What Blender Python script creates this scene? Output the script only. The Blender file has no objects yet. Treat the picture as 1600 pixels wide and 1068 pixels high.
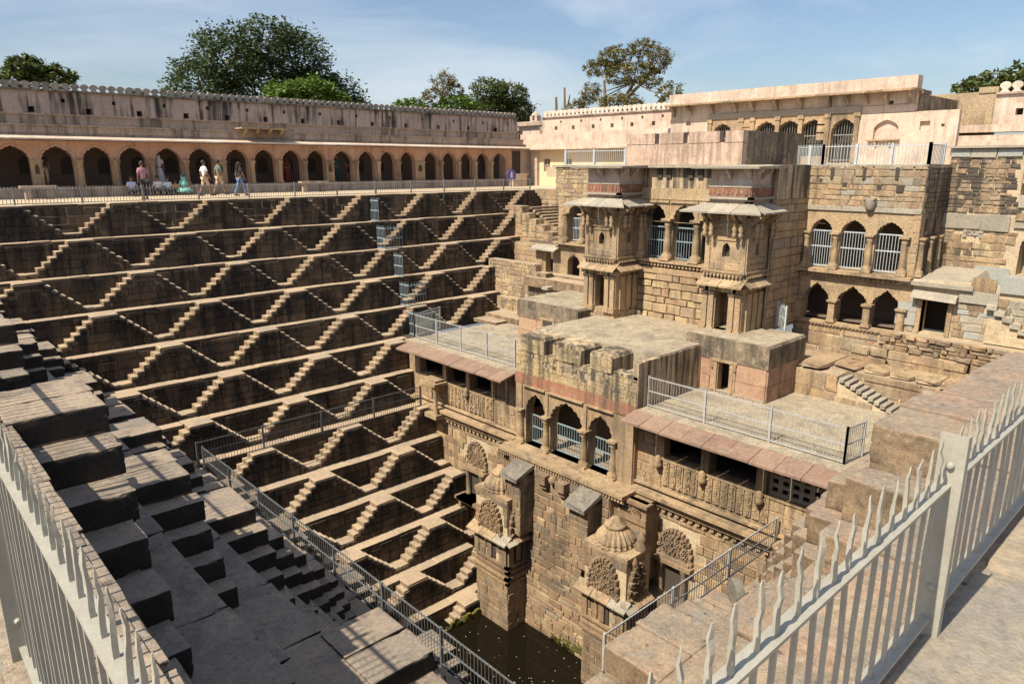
import bpy, bmesh, math, random
import numpy as np
from mathutils import Vector, Matrix, noise
rng = random.Random(11)
U = rng.uniform
# ------------------------------------------------------------------ camera, sky, sun, exposure
SC = bpy.context.scene
COL = SC.collection
PITCH = math.atan(276 / 1110); HEAD = math.atan2(1230, math.hypot(1110, 276))
CAM = Vector((0, 0, 1.5))
cd = bpy.data.cameras.new('camera'); cam = bpy.data.objects.new('camera', cd); COL.objects.link(cam)
cd.sensor_width = 36; cd.lens = 1110 / 1600 * 36; cd.clip_start = .05; cd.clip_end = 3000
cam.location = CAM; cam.rotation_euler = (math.pi / 2 - PITCH, 0, HEAD - math.pi / 2)
SC.camera = cam
SUN_EL = math.radians(52); SUN_AZ = math.radians(178.2)      # direction towards the sun, measured from +X
wd = bpy.data.worlds.new('World'); SC.world = wd; wd.use_nodes = True
wt = wd.node_tree; wt.nodes.clear()
def wn(t): return wt.nodes.new(t)
sky = wn('ShaderNodeTexSky'); sky.sky_type = 'NISHITA'; sky.sun_disc = False
sky.sun_elevation = SUN_EL; sky.sun_rotation = math.pi / 2 - SUN_AZ; sky.altitude = 300; sky.air_density = 1.0; sky.dust_density = 2.2; sky.ozone_density = 1.6
tc = wn('ShaderNodeTexCoord'); mp = wn('ShaderNodeMapping'); mp.inputs['Scale'].default_value = (1.3, 2.2, 5.5); mp.inputs['Rotation'].default_value = (0.25, .1, .5)
nz = wn('ShaderNodeTexNoise'); nz.inputs['Scale'].default_value = 1.7; nz.inputs['Detail'].default_value = 7; nz.inputs['Roughness'].default_value = .55; nz.inputs['Distortion'].default_value = .5
cr = wn('ShaderNodeValToRGB'); cr.color_ramp.elements[0].position = .40; cr.color_ramp.elements[1].position = .72
cr.color_ramp.elements[0].color = (0, 0, 0, 1); cr.color_ramp.elements[1].color = (.55, .55, .55, 1)
mx = wn('ShaderNodeMix'); mx.data_type = 'RGBA'; mx.inputs[7].default_value = (6.2, 6.6, 7.1, 1)
bg = wn('ShaderNodeBackground'); bg.inputs['Strength'].default_value = .095; wo = wn('ShaderNodeOutputWorld')
L = wt.links.new
L(tc.outputs['Generated'], mp.inputs['Vector']); L(mp.outputs[0], nz.inputs['Vector']); L(nz.outputs['Fac'], cr.inputs['Fac'])
L(cr.outputs['Color'], mx.inputs[0]); L(sky.outputs[0], mx.inputs[6]); L(mx.outputs[2], bg.inputs['Color']); L(bg.outputs[0], wo.inputs['Surface'])
sd = bpy.data.lights.new('sun', 'SUN'); sun = bpy.data.objects.new('sun', sd); COL.objects.link(sun)
sd.energy = 5.0; sd.angle = math.radians(.5); sd.color = (1, .895, .71)
sdir = Vector((math.cos(SUN_EL) * math.cos(SUN_AZ), math.cos(SUN_EL) * math.sin(SUN_AZ), math.sin(SUN_EL)))
sun.rotation_euler = sdir.to_track_quat('Z', 'Y').to_euler(); sun.location = (-20, 5, 40)
vs = SC.view_settings; vs.view_transform = 'Standard'; vs.look = 'None'; vs.exposure = .56; vs.gamma = 1; vs.use_curve_mapping = False

# ------------------------------------------------------------------ materials
def new_mat(name):
    m = bpy.data.materials.new(name); m.use_nodes = True
    nt = m.node_tree; b = nt.nodes['Principled BSDF']
    return m, nt, b
def stone(name, cols, patch=None, patch_amt=.5, patch_scale=.5, streak=0, streak_col=(.035, .03, .027), streak_pos=.5, fine=.25, bump=.25, bscale=14, rough=.9, streak_scale=1.0, spots=0, side=None, front=None):
    m, nt, b = new_mat(name); N = nt.nodes.new; K = nt.links.new
    geo = N('ShaderNodeNewGeometry'); oi = N('ShaderNodeObjectInfo')
    ad = N('ShaderNodeMath'); ad.operation = 'ADD'; K(geo.outputs['Random Per Island'], ad.inputs[0]); K(oi.outputs['Random'], ad.inputs[1])
    fr = N('ShaderNodeMath'); fr.operation = 'FRACT'; K(ad.outputs[0], fr.inputs[0])
    ra = N('ShaderNodeValToRGB'); ra.color_ramp.interpolation = 'LINEAR'
    el = ra.color_ramp.elements
    if len(cols) == 1: cols = [cols[0], cols[0]]
    while len(el) < len(cols): el.new(.5)
    for i, c in enumerate(cols): el[i].position = i / max(1, len(cols) - 1); el[i].color = (*c, 1)
    K(fr.outputs[0], ra.inputs['Fac'])
    col = ra.outputs['Color']
    def noi(scale, detail=5, rough=.6, vec=None, dist=0):
        n = N('ShaderNodeTexNoise'); n.inputs['Scale'].default_value = scale; n.inputs['Detail'].default_value = detail; n.inputs['Roughness'].default_value = rough; n.inputs['Distortion'].default_value = dist
        K(vec if vec is not None else geo.outputs['Position'], n.inputs['Vector']); return n
    def ramp(fac, a, c):
        r = N('ShaderNodeMapRange'); r.inputs['From Min'].default_value = a; r.inputs['From Max'].default_value = c; K(fac, r.inputs['Value']); return r.outputs[0]
    def mix(fac, a, c, mode='MIX', scale=1.0):
        q = N('ShaderNodeMix'); q.data_type = 'RGBA'; q.blend_type = mode
        if isinstance(fac, (int, float)): q.inputs[0].default_value = fac
        else:
            if scale != 1.0:
                mm = N('ShaderNodeMath'); mm.operation = 'MULTIPLY'; mm.inputs[1].default_value = scale; K(fac, mm.inputs[0]); fac = mm.outputs[0]
            K(fac, q.inputs[0])
        for s, v in ((6, a), (7, c)):
            if isinstance(v, tuple): q.inputs[s].default_value = (*v, 1)
            else: K(v, q.inputs[s])
        return q.outputs[2]
    if patch is not None:
        for i, pc in enumerate(patch if isinstance(patch, list) else [patch]):
            n = noi(patch_scale * (1 + .7 * i), 6, .65, dist=.4)
            col = mix(ramp(n.outputs['Fac'], .47 + .02 * i, .66), col, pc, scale=patch_amt)
    if streak:
        mpn = N('ShaderNodeMapping'); mpn.inputs['Scale'].default_value = (3.2 * streak_scale, 3.2 * streak_scale, .22 * streak_scale); K(geo.outputs['Position'], mpn.inputs['Vector'])
        n = noi(1.0, 6, .62, mpn.outputs[0], .3); n2 = noi(.45, 3, .5)
        ml = N('ShaderNodeMath'); ml.operation = 'ADD'; K(n.outputs['Fac'], ml.inputs[0])
        m2 = N('ShaderNodeMath'); m2.operation = 'MULTIPLY'; m2.inputs[1].default_value = .6; K(n2.outputs['Fac'], m2.inputs[0]); K(m2.outputs[0], ml.inputs[1])
        col = mix(ramp(ml.outputs[0], streak_pos + .3, streak_pos + .48), col, streak_col, scale=streak)
    if side is not None:      # shade painted on flanks by face normal, over patina; worn tops stay pale
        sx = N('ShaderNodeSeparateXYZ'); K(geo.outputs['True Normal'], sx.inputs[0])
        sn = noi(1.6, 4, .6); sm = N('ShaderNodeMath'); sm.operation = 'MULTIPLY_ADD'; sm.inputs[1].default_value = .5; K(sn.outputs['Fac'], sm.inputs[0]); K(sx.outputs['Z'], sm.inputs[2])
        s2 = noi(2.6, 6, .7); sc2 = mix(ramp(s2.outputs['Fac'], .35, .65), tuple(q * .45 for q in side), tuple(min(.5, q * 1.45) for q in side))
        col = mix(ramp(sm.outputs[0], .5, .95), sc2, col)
        if front is not None:     # the face turned to the well has shade painted in, matching the dark wall
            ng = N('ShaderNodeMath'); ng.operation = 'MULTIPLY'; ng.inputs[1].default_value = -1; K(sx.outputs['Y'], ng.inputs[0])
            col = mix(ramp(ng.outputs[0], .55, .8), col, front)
    if spots:
        n = noi(9, 4, .7); col = mix(ramp(n.outputs['Fac'], .6, .72), col, (.07, .06, .05), scale=spots)
    f = noi(bscale, 6, .7); f2 = noi(bscale * 5, 3, .6)
    col = mix(fine, col, f.outputs['Color'], 'OVERLAY') if False else col
    hs = N('ShaderNodeHueSaturation'); K(col, hs.inputs['Color'])
    va = N('ShaderNodeMapRange'); va.inputs['From Min'].default_value = .25; va.inputs['From Max'].default_value = .75; va.inputs['To Min'].default_value = 1 - fine * 1.25; va.inputs['To Max'].default_value = 1 + fine
    mm = N('ShaderNodeMath'); mm.operation = 'ADD'; K(f.outputs['Fac'], mm.inputs[0])
    m3 = N('ShaderNodeMath'); m3.operation = 'MULTIPLY_ADD'; m3.inputs[1].default_value = .6; m3.inputs[2].default_value = -.3; K(f2.outputs['Fac'], m3.inputs[0]); K(m3.outputs[0], mm.inputs[1])
    K(mm.outputs[0], va.inputs['Value']); K(va.outputs[0], hs.inputs['Value'])
    out = hs.outputs[0]
    K(out, b.inputs['Base Color'])
    b.inputs['Roughness'].default_value = rough
    bp = N('ShaderNodeBump'); bp.inputs['Strength'].default_value = bump; bp.inputs['Distance'].default_value = .04; K(mm.outputs[0], bp.inputs['Height']); K(bp.outputs[0], b.inputs['Normal'])
    return m
def plain(name, c, rough=.6, metal=0, var=0, scale=20):
    m, nt, b = new_mat(name)
    b.inputs['Base Color'].default_value = (*c, 1); b.inputs['Roughness'].default_value = rough; b.inputs['Metallic'].default_value = metal
    if var:
        N = nt.nodes.new; K = nt.links.new
        g = N('ShaderNodeNewGeometry'); n = N('ShaderNodeTexNoise'); n.inputs['Scale'].default_value = scale; n.inputs['Detail'].default_value = 6; K(g.outputs['Position'], n.inputs['Vector'])
        mr = N('ShaderNodeMapRange'); mr.inputs['From Min'].default_value = .3; mr.inputs['From Max'].default_value = .7; mr.inputs['To Min'].default_value = 1 - var; mr.inputs['To Max'].default_value = 1 + var; K(n.outputs['Fac'], mr.inputs['Value'])
        h = N('ShaderNodeHueSaturation'); h.inputs['Color'].default_value = (*c, 1); K(mr.outputs[0], h.inputs['Value']); K(h.outputs[0], b.inputs['Base Color'])
    return m
M = {}
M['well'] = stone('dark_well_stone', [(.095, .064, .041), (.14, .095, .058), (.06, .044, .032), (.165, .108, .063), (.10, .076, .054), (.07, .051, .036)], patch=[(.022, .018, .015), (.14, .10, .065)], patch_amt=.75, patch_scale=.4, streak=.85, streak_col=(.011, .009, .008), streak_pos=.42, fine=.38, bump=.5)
M['wellcore'] = stone('pale_well_mortar', [(.27, .20, .13)], patch=(.05, .04, .03), patch_amt=.9, patch_scale=.45, streak=.85, streak_pos=.42, streak_col=(.02, .016, .013), fine=.3)
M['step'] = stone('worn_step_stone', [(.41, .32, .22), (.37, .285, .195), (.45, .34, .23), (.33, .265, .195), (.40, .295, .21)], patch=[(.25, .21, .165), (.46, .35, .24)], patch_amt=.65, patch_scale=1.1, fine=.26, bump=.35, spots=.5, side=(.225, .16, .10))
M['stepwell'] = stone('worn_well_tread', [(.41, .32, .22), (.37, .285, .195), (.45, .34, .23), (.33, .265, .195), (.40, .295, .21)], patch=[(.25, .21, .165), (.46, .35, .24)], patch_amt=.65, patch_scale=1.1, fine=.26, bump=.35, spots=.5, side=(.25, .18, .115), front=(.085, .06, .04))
M['stepdark'] = stone('dark_step_stone', [(.30, .24, .185), (.25, .21, .17), (.34, .265, .195), (.22, .19, .165)], patch=[(.13, .11, .095), (.37, .29, .21)], patch_amt=.7, patch_scale=1.5, fine=.3, bump=.45, bscale=26, spots=.7, side=(.03, .023, .017))  # near-black flank colour paints deeper shade onto the risers
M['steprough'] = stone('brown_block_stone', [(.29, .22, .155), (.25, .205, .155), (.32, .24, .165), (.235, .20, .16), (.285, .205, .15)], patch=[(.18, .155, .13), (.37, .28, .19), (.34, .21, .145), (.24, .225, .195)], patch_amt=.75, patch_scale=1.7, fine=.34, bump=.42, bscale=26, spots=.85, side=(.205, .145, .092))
M['sand'] = stone('yellow_sandstone', [(.42, .29, .165), (.33, .24, .15), (.46, .325, .185), (.37, .24, .14), (.30, .245, .18), (.48, .35, .205), (.35, .235, .145)], patch=[(.22, .165, .115), (.48, .35, .21)], patch_amt=.65, patch_scale=.6, streak=.6, streak_pos=.5, streak_col=(.08, .062, .045), fine=.38, bump=.6, spots=.45)
M['sandcore'] = stone('pale_lime_mortar', [(.36, .27, .17)], patch=(.13, .098, .068), patch_amt=.85, patch_scale=1.2, streak=.6, streak_pos=.5, streak_col=(.06, .048, .036), fine=.35)
M['sandtrim'] = stone('dressed_sandstone', [(.41, .29, .17), (.36, .255, .15), (.44, .32, .19), (.385, .255, .15)], patch=[(.23, .175, .125), (.48, .355, .22), (.30, .24, .17)], patch_amt=.65, patch_scale=.9, streak=.6, streak_pos=.5, streak_col=(.085, .067, .05), fine=.36, bump=.55, spots=.5)
M['brown'] = stone('brown_lower_stone', [(.28, .19, .115), (.23, .165, .11), (.32, .215, .125), (.26, .165, .105), (.20, .165, .125), (.34, .24, .145), (.25, .16, .10)], patch=[(.13, .10, .078), (.36, .265, .165)], patch_amt=.65, patch_scale=.7, streak=.45, streak_pos=.52, streak_col=(.06, .048, .037), fine=.38, bump=.6, spots=.4)
M['mortar'] = stone('cream_mortar', [(.50, .405, .275)], patch=(.22, .165, .11), patch_amt=.75, patch_scale=1.3, fine=.3)
M['stained'] = stone('lime_plaster_black_stains', [(.50, .39, .26)], patch=[(.34, .255, .165), (.55, .42, .25)], patch_amt=.65, patch_scale=.9, streak=.92, streak_col=(.05, .044, .036), streak_pos=.40, streak_scale=1.5, fine=.35, bump=.5, spots=.5)
M['stainedst'] = stone('stained_yellow_blocks', [(.45, .325, .17), (.42, .33, .20), (.48, .36, .2), (.40, .29, .165)], patch=[(.22, .19, .15), (.50, .39, .25)], patch_amt=.6, patch_scale=.8, streak=.85, streak_col=(.06, .052, .043), streak_pos=.46, fine=.3, bump=.4, spots=.35)
M['roof'] = stone('weathered_lime_roof', [(.38, .32, .235)], patch=[(.19, .16, .125), (.45, .39, .295), (.27, .225, .165)], patch_amt=.8, patch_scale=1.1, fine=.42, bump=.7, spots=.7)
M['black'] = stone('black_weathered_plaster', [(.22, .175, .125)], patch=[(.08, .066, .052), (.38, .295, .195)], patch_amt=.85, patch_scale=1.5, streak=.7, streak_pos=.46, fine=.45, bump=.7, spots=.8)
M['pink'] = stone('pink_limewash', [(.50, .305, .215)], patch=[(.41, .24, .175), (.54, .39, .295)], patch_amt=.65, patch_scale=.6, streak=.55, streak_pos=.52, streak_col=(.13, .09, .07), fine=.2, bump=.2)
M['pinkpale'] = stone('pale_pink_limewash', [(.55, .435, .355)], patch=[(.50, .345, .265), (.60, .525, .45), (.38, .285, .22)], patch_amt=.75, patch_scale=.6, streak=.4, streak_pos=.5, streak_col=(.20, .155, .125), streak_scale=1.8, fine=.24, bump=.25, spots=.3)
M['pinkstain'] = stone('stained_pink_parapet', [(.52, .37, .29)], patch=[(.38, .27, .21), (.60, .47, .38)], patch_amt=.75, patch_scale=1.3, streak=.6, streak_pos=.44, streak_col=(.17, .13, .10), streak_scale=1.9, fine=.28, bump=.3, spots=.5)
M['greywash'] = stone('grey_stained_limewash', [(.47, .365, .30)], patch=[(.37, .285, .235), (.52, .43, .36)], patch_amt=.65, patch_scale=.6, streak=.95, streak_col=(.03, .026, .024), streak_pos=.475, fine=.24, bump=.25, streak_scale=1.15)
M['greyband'] = stone('grey_parapet_plaster', [(.38, .30, .24)], patch=[(.22, .18, .145), (.45, .36, .29)], patch_amt=.7, patch_scale=.8, streak=.7, streak_pos=.5, streak_col=(.06, .05, .042), fine=.3, bump=.3)
M['merlon'] = stone('lichen_merlon_plaster', [(.36, .32, .28), (.30, .27, .24)], patch=(.13, .12, .105), patch_amt=.7, patch_scale=1.5, fine=.25)
M['merlonpale'] = stone('pale_merlon_plaster', [(.60, .52, .44)], patch=(.33, .28, .23), patch_amt=.6, patch_scale=1.5, fine=.2)
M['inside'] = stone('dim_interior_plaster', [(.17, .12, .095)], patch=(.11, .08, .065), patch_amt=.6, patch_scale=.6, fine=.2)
M['dark'] = plain('sooty_interior', (.06, .048, .038), .95)  # near-black fill paints shade into holes, niches and rooms; also shoes, eyes
M['red'] = stone('red_ochre_band', [(.36, .15, .09), (.32, .155, .10)], patch=[(.22, .14, .10), (.40, .25, .15)], patch_amt=.75, patch_scale=1.6, streak=.75, streak_pos=.46, streak_col=(.10, .07, .05), fine=.3)
M['pinkstone'] = stone('pink_sandstone_slabs', [(.37, .215, .155), (.41, .26, .17), (.33, .19, .14)], patch=[(.45, .32, .20), (.24, .14, .11), (.40, .28, .22)], patch_amt=.75, patch_scale=1.2, streak=.5, streak_pos=.52, streak_col=(.14, .09, .065), fine=.26, spots=.3)
M['eave'] = stone('red_sandstone_eave', [(.255, .165, .12), (.22, .135, .10), (.28, .185, .135), (.235, .15, .115)], patch=[(.30, .22, .165), (.15, .11, .09)], patch_amt=.6, patch_scale=1.4, fine=.28, bump=.35, spots=.4)
M['greyslab'] = stone('grey_stone_slab', [(.36, .315, .25), (.31, .275, .225), (.40, .355, .285), (.33, .31, .265)], patch=(.21, .195, .17), patch_amt=.55, patch_scale=1.2, fine=.28, bump=.4)
M['darkslab'] = stone('dark_weathered_slab', [(.20, .18, .15), (.17, .155, .135)], patch=[(.10, .09, .08), (.30, .265, .21)], patch_amt=.7, patch_scale=2, fine=.35, bump=.5, spots=.6)
M['blueslab'] = stone('blue_grey_slab', [(.30, .32, .31), (.34, .345, .32)], patch=(.40, .36, .29), patch_amt=.5, patch_scale=1.5, fine=.2, bump=.3)
M['stainrub'] = stone('black_streaked_rubble', [(.40, .29, .175), (.34, .255, .165), (.30, .25, .19), (.43, .32, .2)], patch=[(.13, .105, .085), (.42, .31, .19)], patch_amt=.8, patch_scale=.7, streak=.9, streak_pos=.40, streak_col=(.06, .05, .042), streak_scale=.5, fine=.3, bump=.5)
M['rubble'] = stone('rubble_stone', [(.42, .295, .17), (.34, .245, .15), (.31, .255, .185), (.45, .33, .20), (.36, .225, .145), (.26, .215, .16)], patch=[(.18, .145, .105), (.48, .355, .22)], patch_amt=.6, patch_scale=.8, streak=.45, streak_pos=.5, streak_col=(.08, .062, .047), fine=.38, bump=.65, spots=.4)
M['yellow'] = stone('cream_house_paint', [(.64, .50, .31)], patch=(.66, .565, .43), patch_amt=.6, patch_scale=.6, fine=.1, bump=.1)
M['paving'] = stone('court_paving', [(.29, .24, .185), (.255, .22, .18), (.33, .265, .19), (.24, .22, .19), (.30, .235, .17)], patch=[(.19, .17, .15), (.39, .30, .195)], patch_amt=.7, patch_scale=1.6, fine=.25, bump=.35, spots=.25)
M['sandy'] = stone('sandy_terrace', [(.50, .40, .28)], patch=(.42, .33, .23), patch_amt=.6, patch_scale=.4, fine=.15)
M['earth'] = stone('dry_earth', [(.33, .265, .185)], patch=(.22, .21, .12), patch_amt=.6, patch_scale=.03, fine=.2)
M['paint'] = stone('cream_grey_rail_paint', [(.345, .33, .28), (.315, .305, .265)], patch=[(.40, .385, .33), (.27, .25, .21)], patch_amt=.5, patch_scale=5, fine=.1, bump=.12, bscale=60, rough=.5, spots=.0)
M['paintw'] = plain('white_rail_paint', (.42, .46, .49), .45, 0, .12, 9)
M['steel'] = plain('grey_blue_rail', (.13, .14, .15), .45, 0, .25, 6)
M['steelpale'] = plain('silver_rail', (.38, .39, .39), .45, 0, .15, 6)
M['bluegate'] = plain('pale_blue_gate', (.24, .31, .345), .5, 0, .2, 6)
M['fence'] = plain('dull_far_rail', (.22, .215, .20), .6, 0, .2, 5)
M['moss'] = stone('yellow_green_moss', [(.16, .145, .02), (.10, .10, .018)], patch=(.10, .09, .05), patch_amt=.6, patch_scale=4, fine=.4)
M['bark'] = stone('tree_bark', [(.16, .115, .08)], patch=(.28, .20, .14), patch_amt=.5, patch_scale=1.2, fine=.3)
M['debris'] = plain('floating_petals', (.55, .5, .42), .8)
def leafmat(name, cs):
    m, nt, b = new_mat(name); N = nt.nodes.new; K = nt.links.new
    g = N('ShaderNodeNewGeometry'); r = N('ShaderNodeValToRGB'); e = r.color_ramp.elements
    while len(e) < len(cs): e.new(.5)
    for i, c in enumerate(cs): e[i].position = i / (len(cs) - 1); e[i].color = (*c, 1)
    K(g.outputs['Random Per Island'], r.inputs['Fac']); K(r.outputs[0], b.inputs['Base Color']); b.inputs['Roughness'].default_value = .5
    tr = N('ShaderNodeBsdfTranslucent'); K(r.outputs[0], tr.inputs['Color']); ms = N('ShaderNodeMixShader'); ms.inputs[0].default_value = .25
    K(b.outputs[0], ms.inputs[1]); K(tr.outputs[0], ms.inputs[2]); K(ms.outputs[0], nt.nodes['Material Output'].inputs['Surface'])
    return m
M['leafdark'] = leafmat('dark_leaves', [(.035, .06, .018), (.055, .085, .025), (.08, .11, .035), (.03, .05, .018)])
M['leaflite'] = leafmat('fresh_leaves', [(.09, .16, .015), (.13, .20, .025), (.07, .12, .018)])
M['leafmid'] = leafmat('green_leaves', [(.07, .10, .022), (.10, .13, .03), (.05, .075, .02), (.12, .13, .035)])
M['leafdry'] = leafmat('olive_leaves', [(.15, .14, .035), (.20, .17, .05), (.10, .10, .03), (.22, .17, .06)])
def watermat():
    m, nt, b = new_mat('dark_well_water'); N = nt.nodes.new; K = nt.links.new
    b.inputs['Base Color'].default_value = (.009, .007, .004, 1); b.inputs['Roughness'].default_value = .03; b.inputs['IOR'].default_value = 1.33; b.inputs['Specular IOR Level'].default_value = .22
    g = N('ShaderNodeNewGeometry'); n = N('ShaderNodeTexNoise'); n.inputs['Scale'].default_value = 3; n.inputs['Detail'].default_value = 3; K(g.outputs['Position'], n.inputs['Vector'])
    bp = N('ShaderNodeBump'); bp.inputs['Strength'].default_value = .06; bp.inputs['Distance'].default_value = .03; K(n.outputs['Fac'], bp.inputs['Height']); K(bp.outputs[0], b.inputs['Normal'])
    return m
M['water'] = watermat()

# ------------------------------------------------------------------ helpers
UP = Vector((0, 0, 1))
class Fr:
    """wall frame: u runs along the wall in world coordinates, d points out of the wall"""
    def __init__(s, kind, c):
        if kind == '-X': s.o, s.u, s.n = Vector((c, 0, 0)), Vector((0, 1, 0)), Vector((-1, 0, 0))
        if kind == '+X': s.o, s.u, s.n = Vector((c, 0, 0)), Vector((0, 1, 0)), Vector((1, 0, 0))
        if kind == '-Y': s.o, s.u, s.n = Vector((0, c, 0)), Vector((1, 0, 0)), Vector((0, -1, 0))
        if kind == '+Y': s.o, s.u, s.n = Vector((0, c, 0)), Vector((1, 0, 0)), Vector((0, 1, 0))
    def p(s, u, d, z): return s.o + s.u * u + s.n * d + UP * z
class MB:
    def __init__(s): s.v = []; s.f = []; s.m = []; s.sm = []
    def add(s, vs_, fs, mi=0, smooth=False):
        b = len(s.v); s.v += [tuple(v) for v in vs_]
        for f in fs: s.f.append([b + i for i in f]); s.m.append(mi); s.sm.append(smooth)
        return s
    def box(s, x0, x1, y0, y1, z0, z1, mi=0):
        vs_ = [(x, y, z) for z in (z0, z1) for y in (y0, y1) for x in (x0, x1)]
        return s.add(vs_, [(0, 2, 3, 1), (4, 5, 7, 6), (0, 1, 5, 4), (2, 6, 7, 3), (0, 4, 6, 2), (1, 3, 7, 5)], mi)
    def fbox(s, fr, u0, u1, d0, d1, z0, z1, mi=0):
        a = fr.p(u0, d0, z0); b = fr.p(u1, d1, z1)
        return s.box(min(a.x, b.x), max(a.x, b.x), min(a.y, b.y), max(a.y, b.y), z0, z1, mi)
    def hexa(s, p, mi=0):      # 8 points: bottom ring 0-3, top ring 4-7
        return s.add(p, [(3, 2, 1, 0), (4, 5, 6, 7), (0, 1, 5, 4), (1, 2, 6, 5), (2, 3, 7, 6), (3, 0, 4, 7)], mi)
    def prism(s, fr, poly, d0, d1, mi=0):   # poly of (u,z) swept from depth d0 to d1
        n = len(poly); vs_ = [fr.p(u, d0, z) for u, z in poly] + [fr.p(u, d1, z) for u, z in poly]
        fs = [tuple(range(n)), tuple(range(2 * n - 1, n - 1, -1))] + [(i, i + n, (i + 1) % n + n, (i + 1) % n) for i in range(n)]
        return s.add(vs_, fs, mi)
    def tube(s, pts, rad, n=6, mi=0, cap=True, smooth=True):
        pts = [Vector(p) for p in pts]; vs_ = []; m = len(pts)
        if isinstance(rad, (int, float)): rad = [rad] * m
        for i, p in enumerate(pts):
            t = (pts[min(i + 1, m - 1)] - pts[max(i - 1, 0)]).normalized()
            a = t.cross(UP if abs(t.z) < .9 else Vector((1, 0, 0))).normalized(); b = t.cross(a)
            for k in range(n):
                w = 2 * math.pi * k / n; vs_.append(p + (a * math.cos(w) + b * math.sin(w)) * rad[i])
        fs = [(i * n + k, i * n + (k + 1) % n, (i + 1) * n + (k + 1) % n, (i + 1) * n + k) for i in range(m - 1) for k in range(n)]
        s.add(vs_, fs, mi, smooth)
        if cap: s.add(vs_[:n], [tuple(range(n))], mi); s.add(vs_[-n:], [tuple(range(n))], mi)
        return s
    def lathe(s, c, prof, n=16, rib=0, ribn=0, mi=0, smooth=True):
        vs_ = []
        for r, z in prof:
            for k in range(n):
                w = 2 * math.pi * k / n; rr = r * (1 + rib * math.cos(ribn * w)) if ribn else r
                vs_.append((c[0] + rr * math.cos(w), c[1] + rr * math.sin(w), c[2] + z))
        m = len(prof)
        fs = [(i * n + k, i * n + (k + 1) % n, (i + 1) * n + (k + 1) % n, (i + 1) * n + k) for i in range(m - 1) for k in range(n)]
        s.add(vs_, fs, mi, smooth); s.add(vs_[:n], [tuple(range(n))], mi); s.add(vs_[-n:], [tuple(range(n))], mi)
        return s
    def archwall(s, fr, u0, u1, z0, z1, holes, thick, mi=0, d=0):
        bm = bmesh.new()
        def loop(pts):
            v = [bm.verts.new(fr.p(u, d, z)) for u, z in pts]
            for i in range(len(v)): bm.edges.new((v[i], v[(i + 1) % len(v)]))
        loop([(u0, z0), (u1, z0), (u1, z1), (u0, z1)])
        for h in holes: loop(h)
        bmesh.ops.triangle_fill(bm, use_beauty=True, use_dissolve=False, edges=bm.edges[:], normal=fr.n)
        r = bmesh.ops.extrude_face_region(bm, geom=bm.faces[:])
        bmesh.ops.translate(bm, vec=-fr.n * thick, verts=[g for g in r['geom'] if isinstance(g, bmesh.types.BMVert)])
        bmesh.ops.recalc_face_normals(bm, faces=bm.faces[:])
        bm.verts.index_update(); s.add([v.co[:] for v in bm.verts], [[v.index for v in f.verts] for f in bm.faces], mi); bm.free()
        return s
    def build(s, name, mats, parent=None, kind=None):
        me = bpy.data.meshes.new(name); me.from_pydata(s.v, [], s.f)
        mats = mats if isinstance(mats, (list, tuple)) else [mats]
        for m in mats: me.materials.append(M[m] if isinstance(m, str) else m)
        if s.f:
            if len(mats) > 1: me.polygons.foreach_set('material_index', s.m)
            if any(s.sm): me.polygons.foreach_set('use_smooth', s.sm)
        me.update(); o = bpy.data.objects.new(name, me); COL.objects.link(o)
        if parent: adopt(o, parent)
        if kind: o['kind'] = kind
        return o
def adopt(o, parent):
    o.parent = parent; o.matrix_parent_inverse = Matrix.Translation(-ROOT[parent.name])
ROOT = {}
def thing(name, label, cat, loc=(0, 0, 0), group=None, kind=None):
    o = bpy.data.objects.new(name, None); COL.objects.link(o); o.location = loc; o.empty_display_size = .2
    ROOT[o.name] = Vector(loc)
    o['label'] = label; o['category'] = cat
    if group: o['group'] = group
    if kind: o['kind'] = kind
    return o
def sub(o, part):            # part keeps world coordinates, so does its child
    o.parent = part
    return o
def structure(mb, name, mats):
    o = mb.build(name, mats); o['kind'] = 'structure'; return o
def tagged(o, label, cat, group=None, kind=None):
    o['label'] = label; o['category'] = cat
    if group: o['group'] = group
    if kind: o['kind'] = kind
    return o
def arch(c, w, zs, zt, z0, cusps=0, depth=.1, n=20, point=.12):
    """opening outline of half-width w: springing zs, crown zt, foot z0"""
    pts = [(c - w, z0)]
    if cusps: n = cusps * 6; depth *= .85
    for i in range(n + 1):
        t = math.pi * (1 - i / n); r = 1.0
        if cusps: r = 1 - depth * (1 - abs(math.sin(cusps * t)))
        x = math.cos(t) * r; y = math.sin(t) * r
        y += point * max(0, 1 - abs(x) * 2.2) * (1 if y > .3 else 0)
        pts.append((c + w * x, zs + (zt - zs) * y / (1 + point)))
    pts[1] = (c - w, pts[1][1]); pts[-1] = (c + w, pts[-1][1])
    pts.append((c + w, z0))
    return pts
def rect(u0, u1, z0, z1): return [(u0, z0), (u1, z0), (u1, z1), (u0, z1)]

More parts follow.
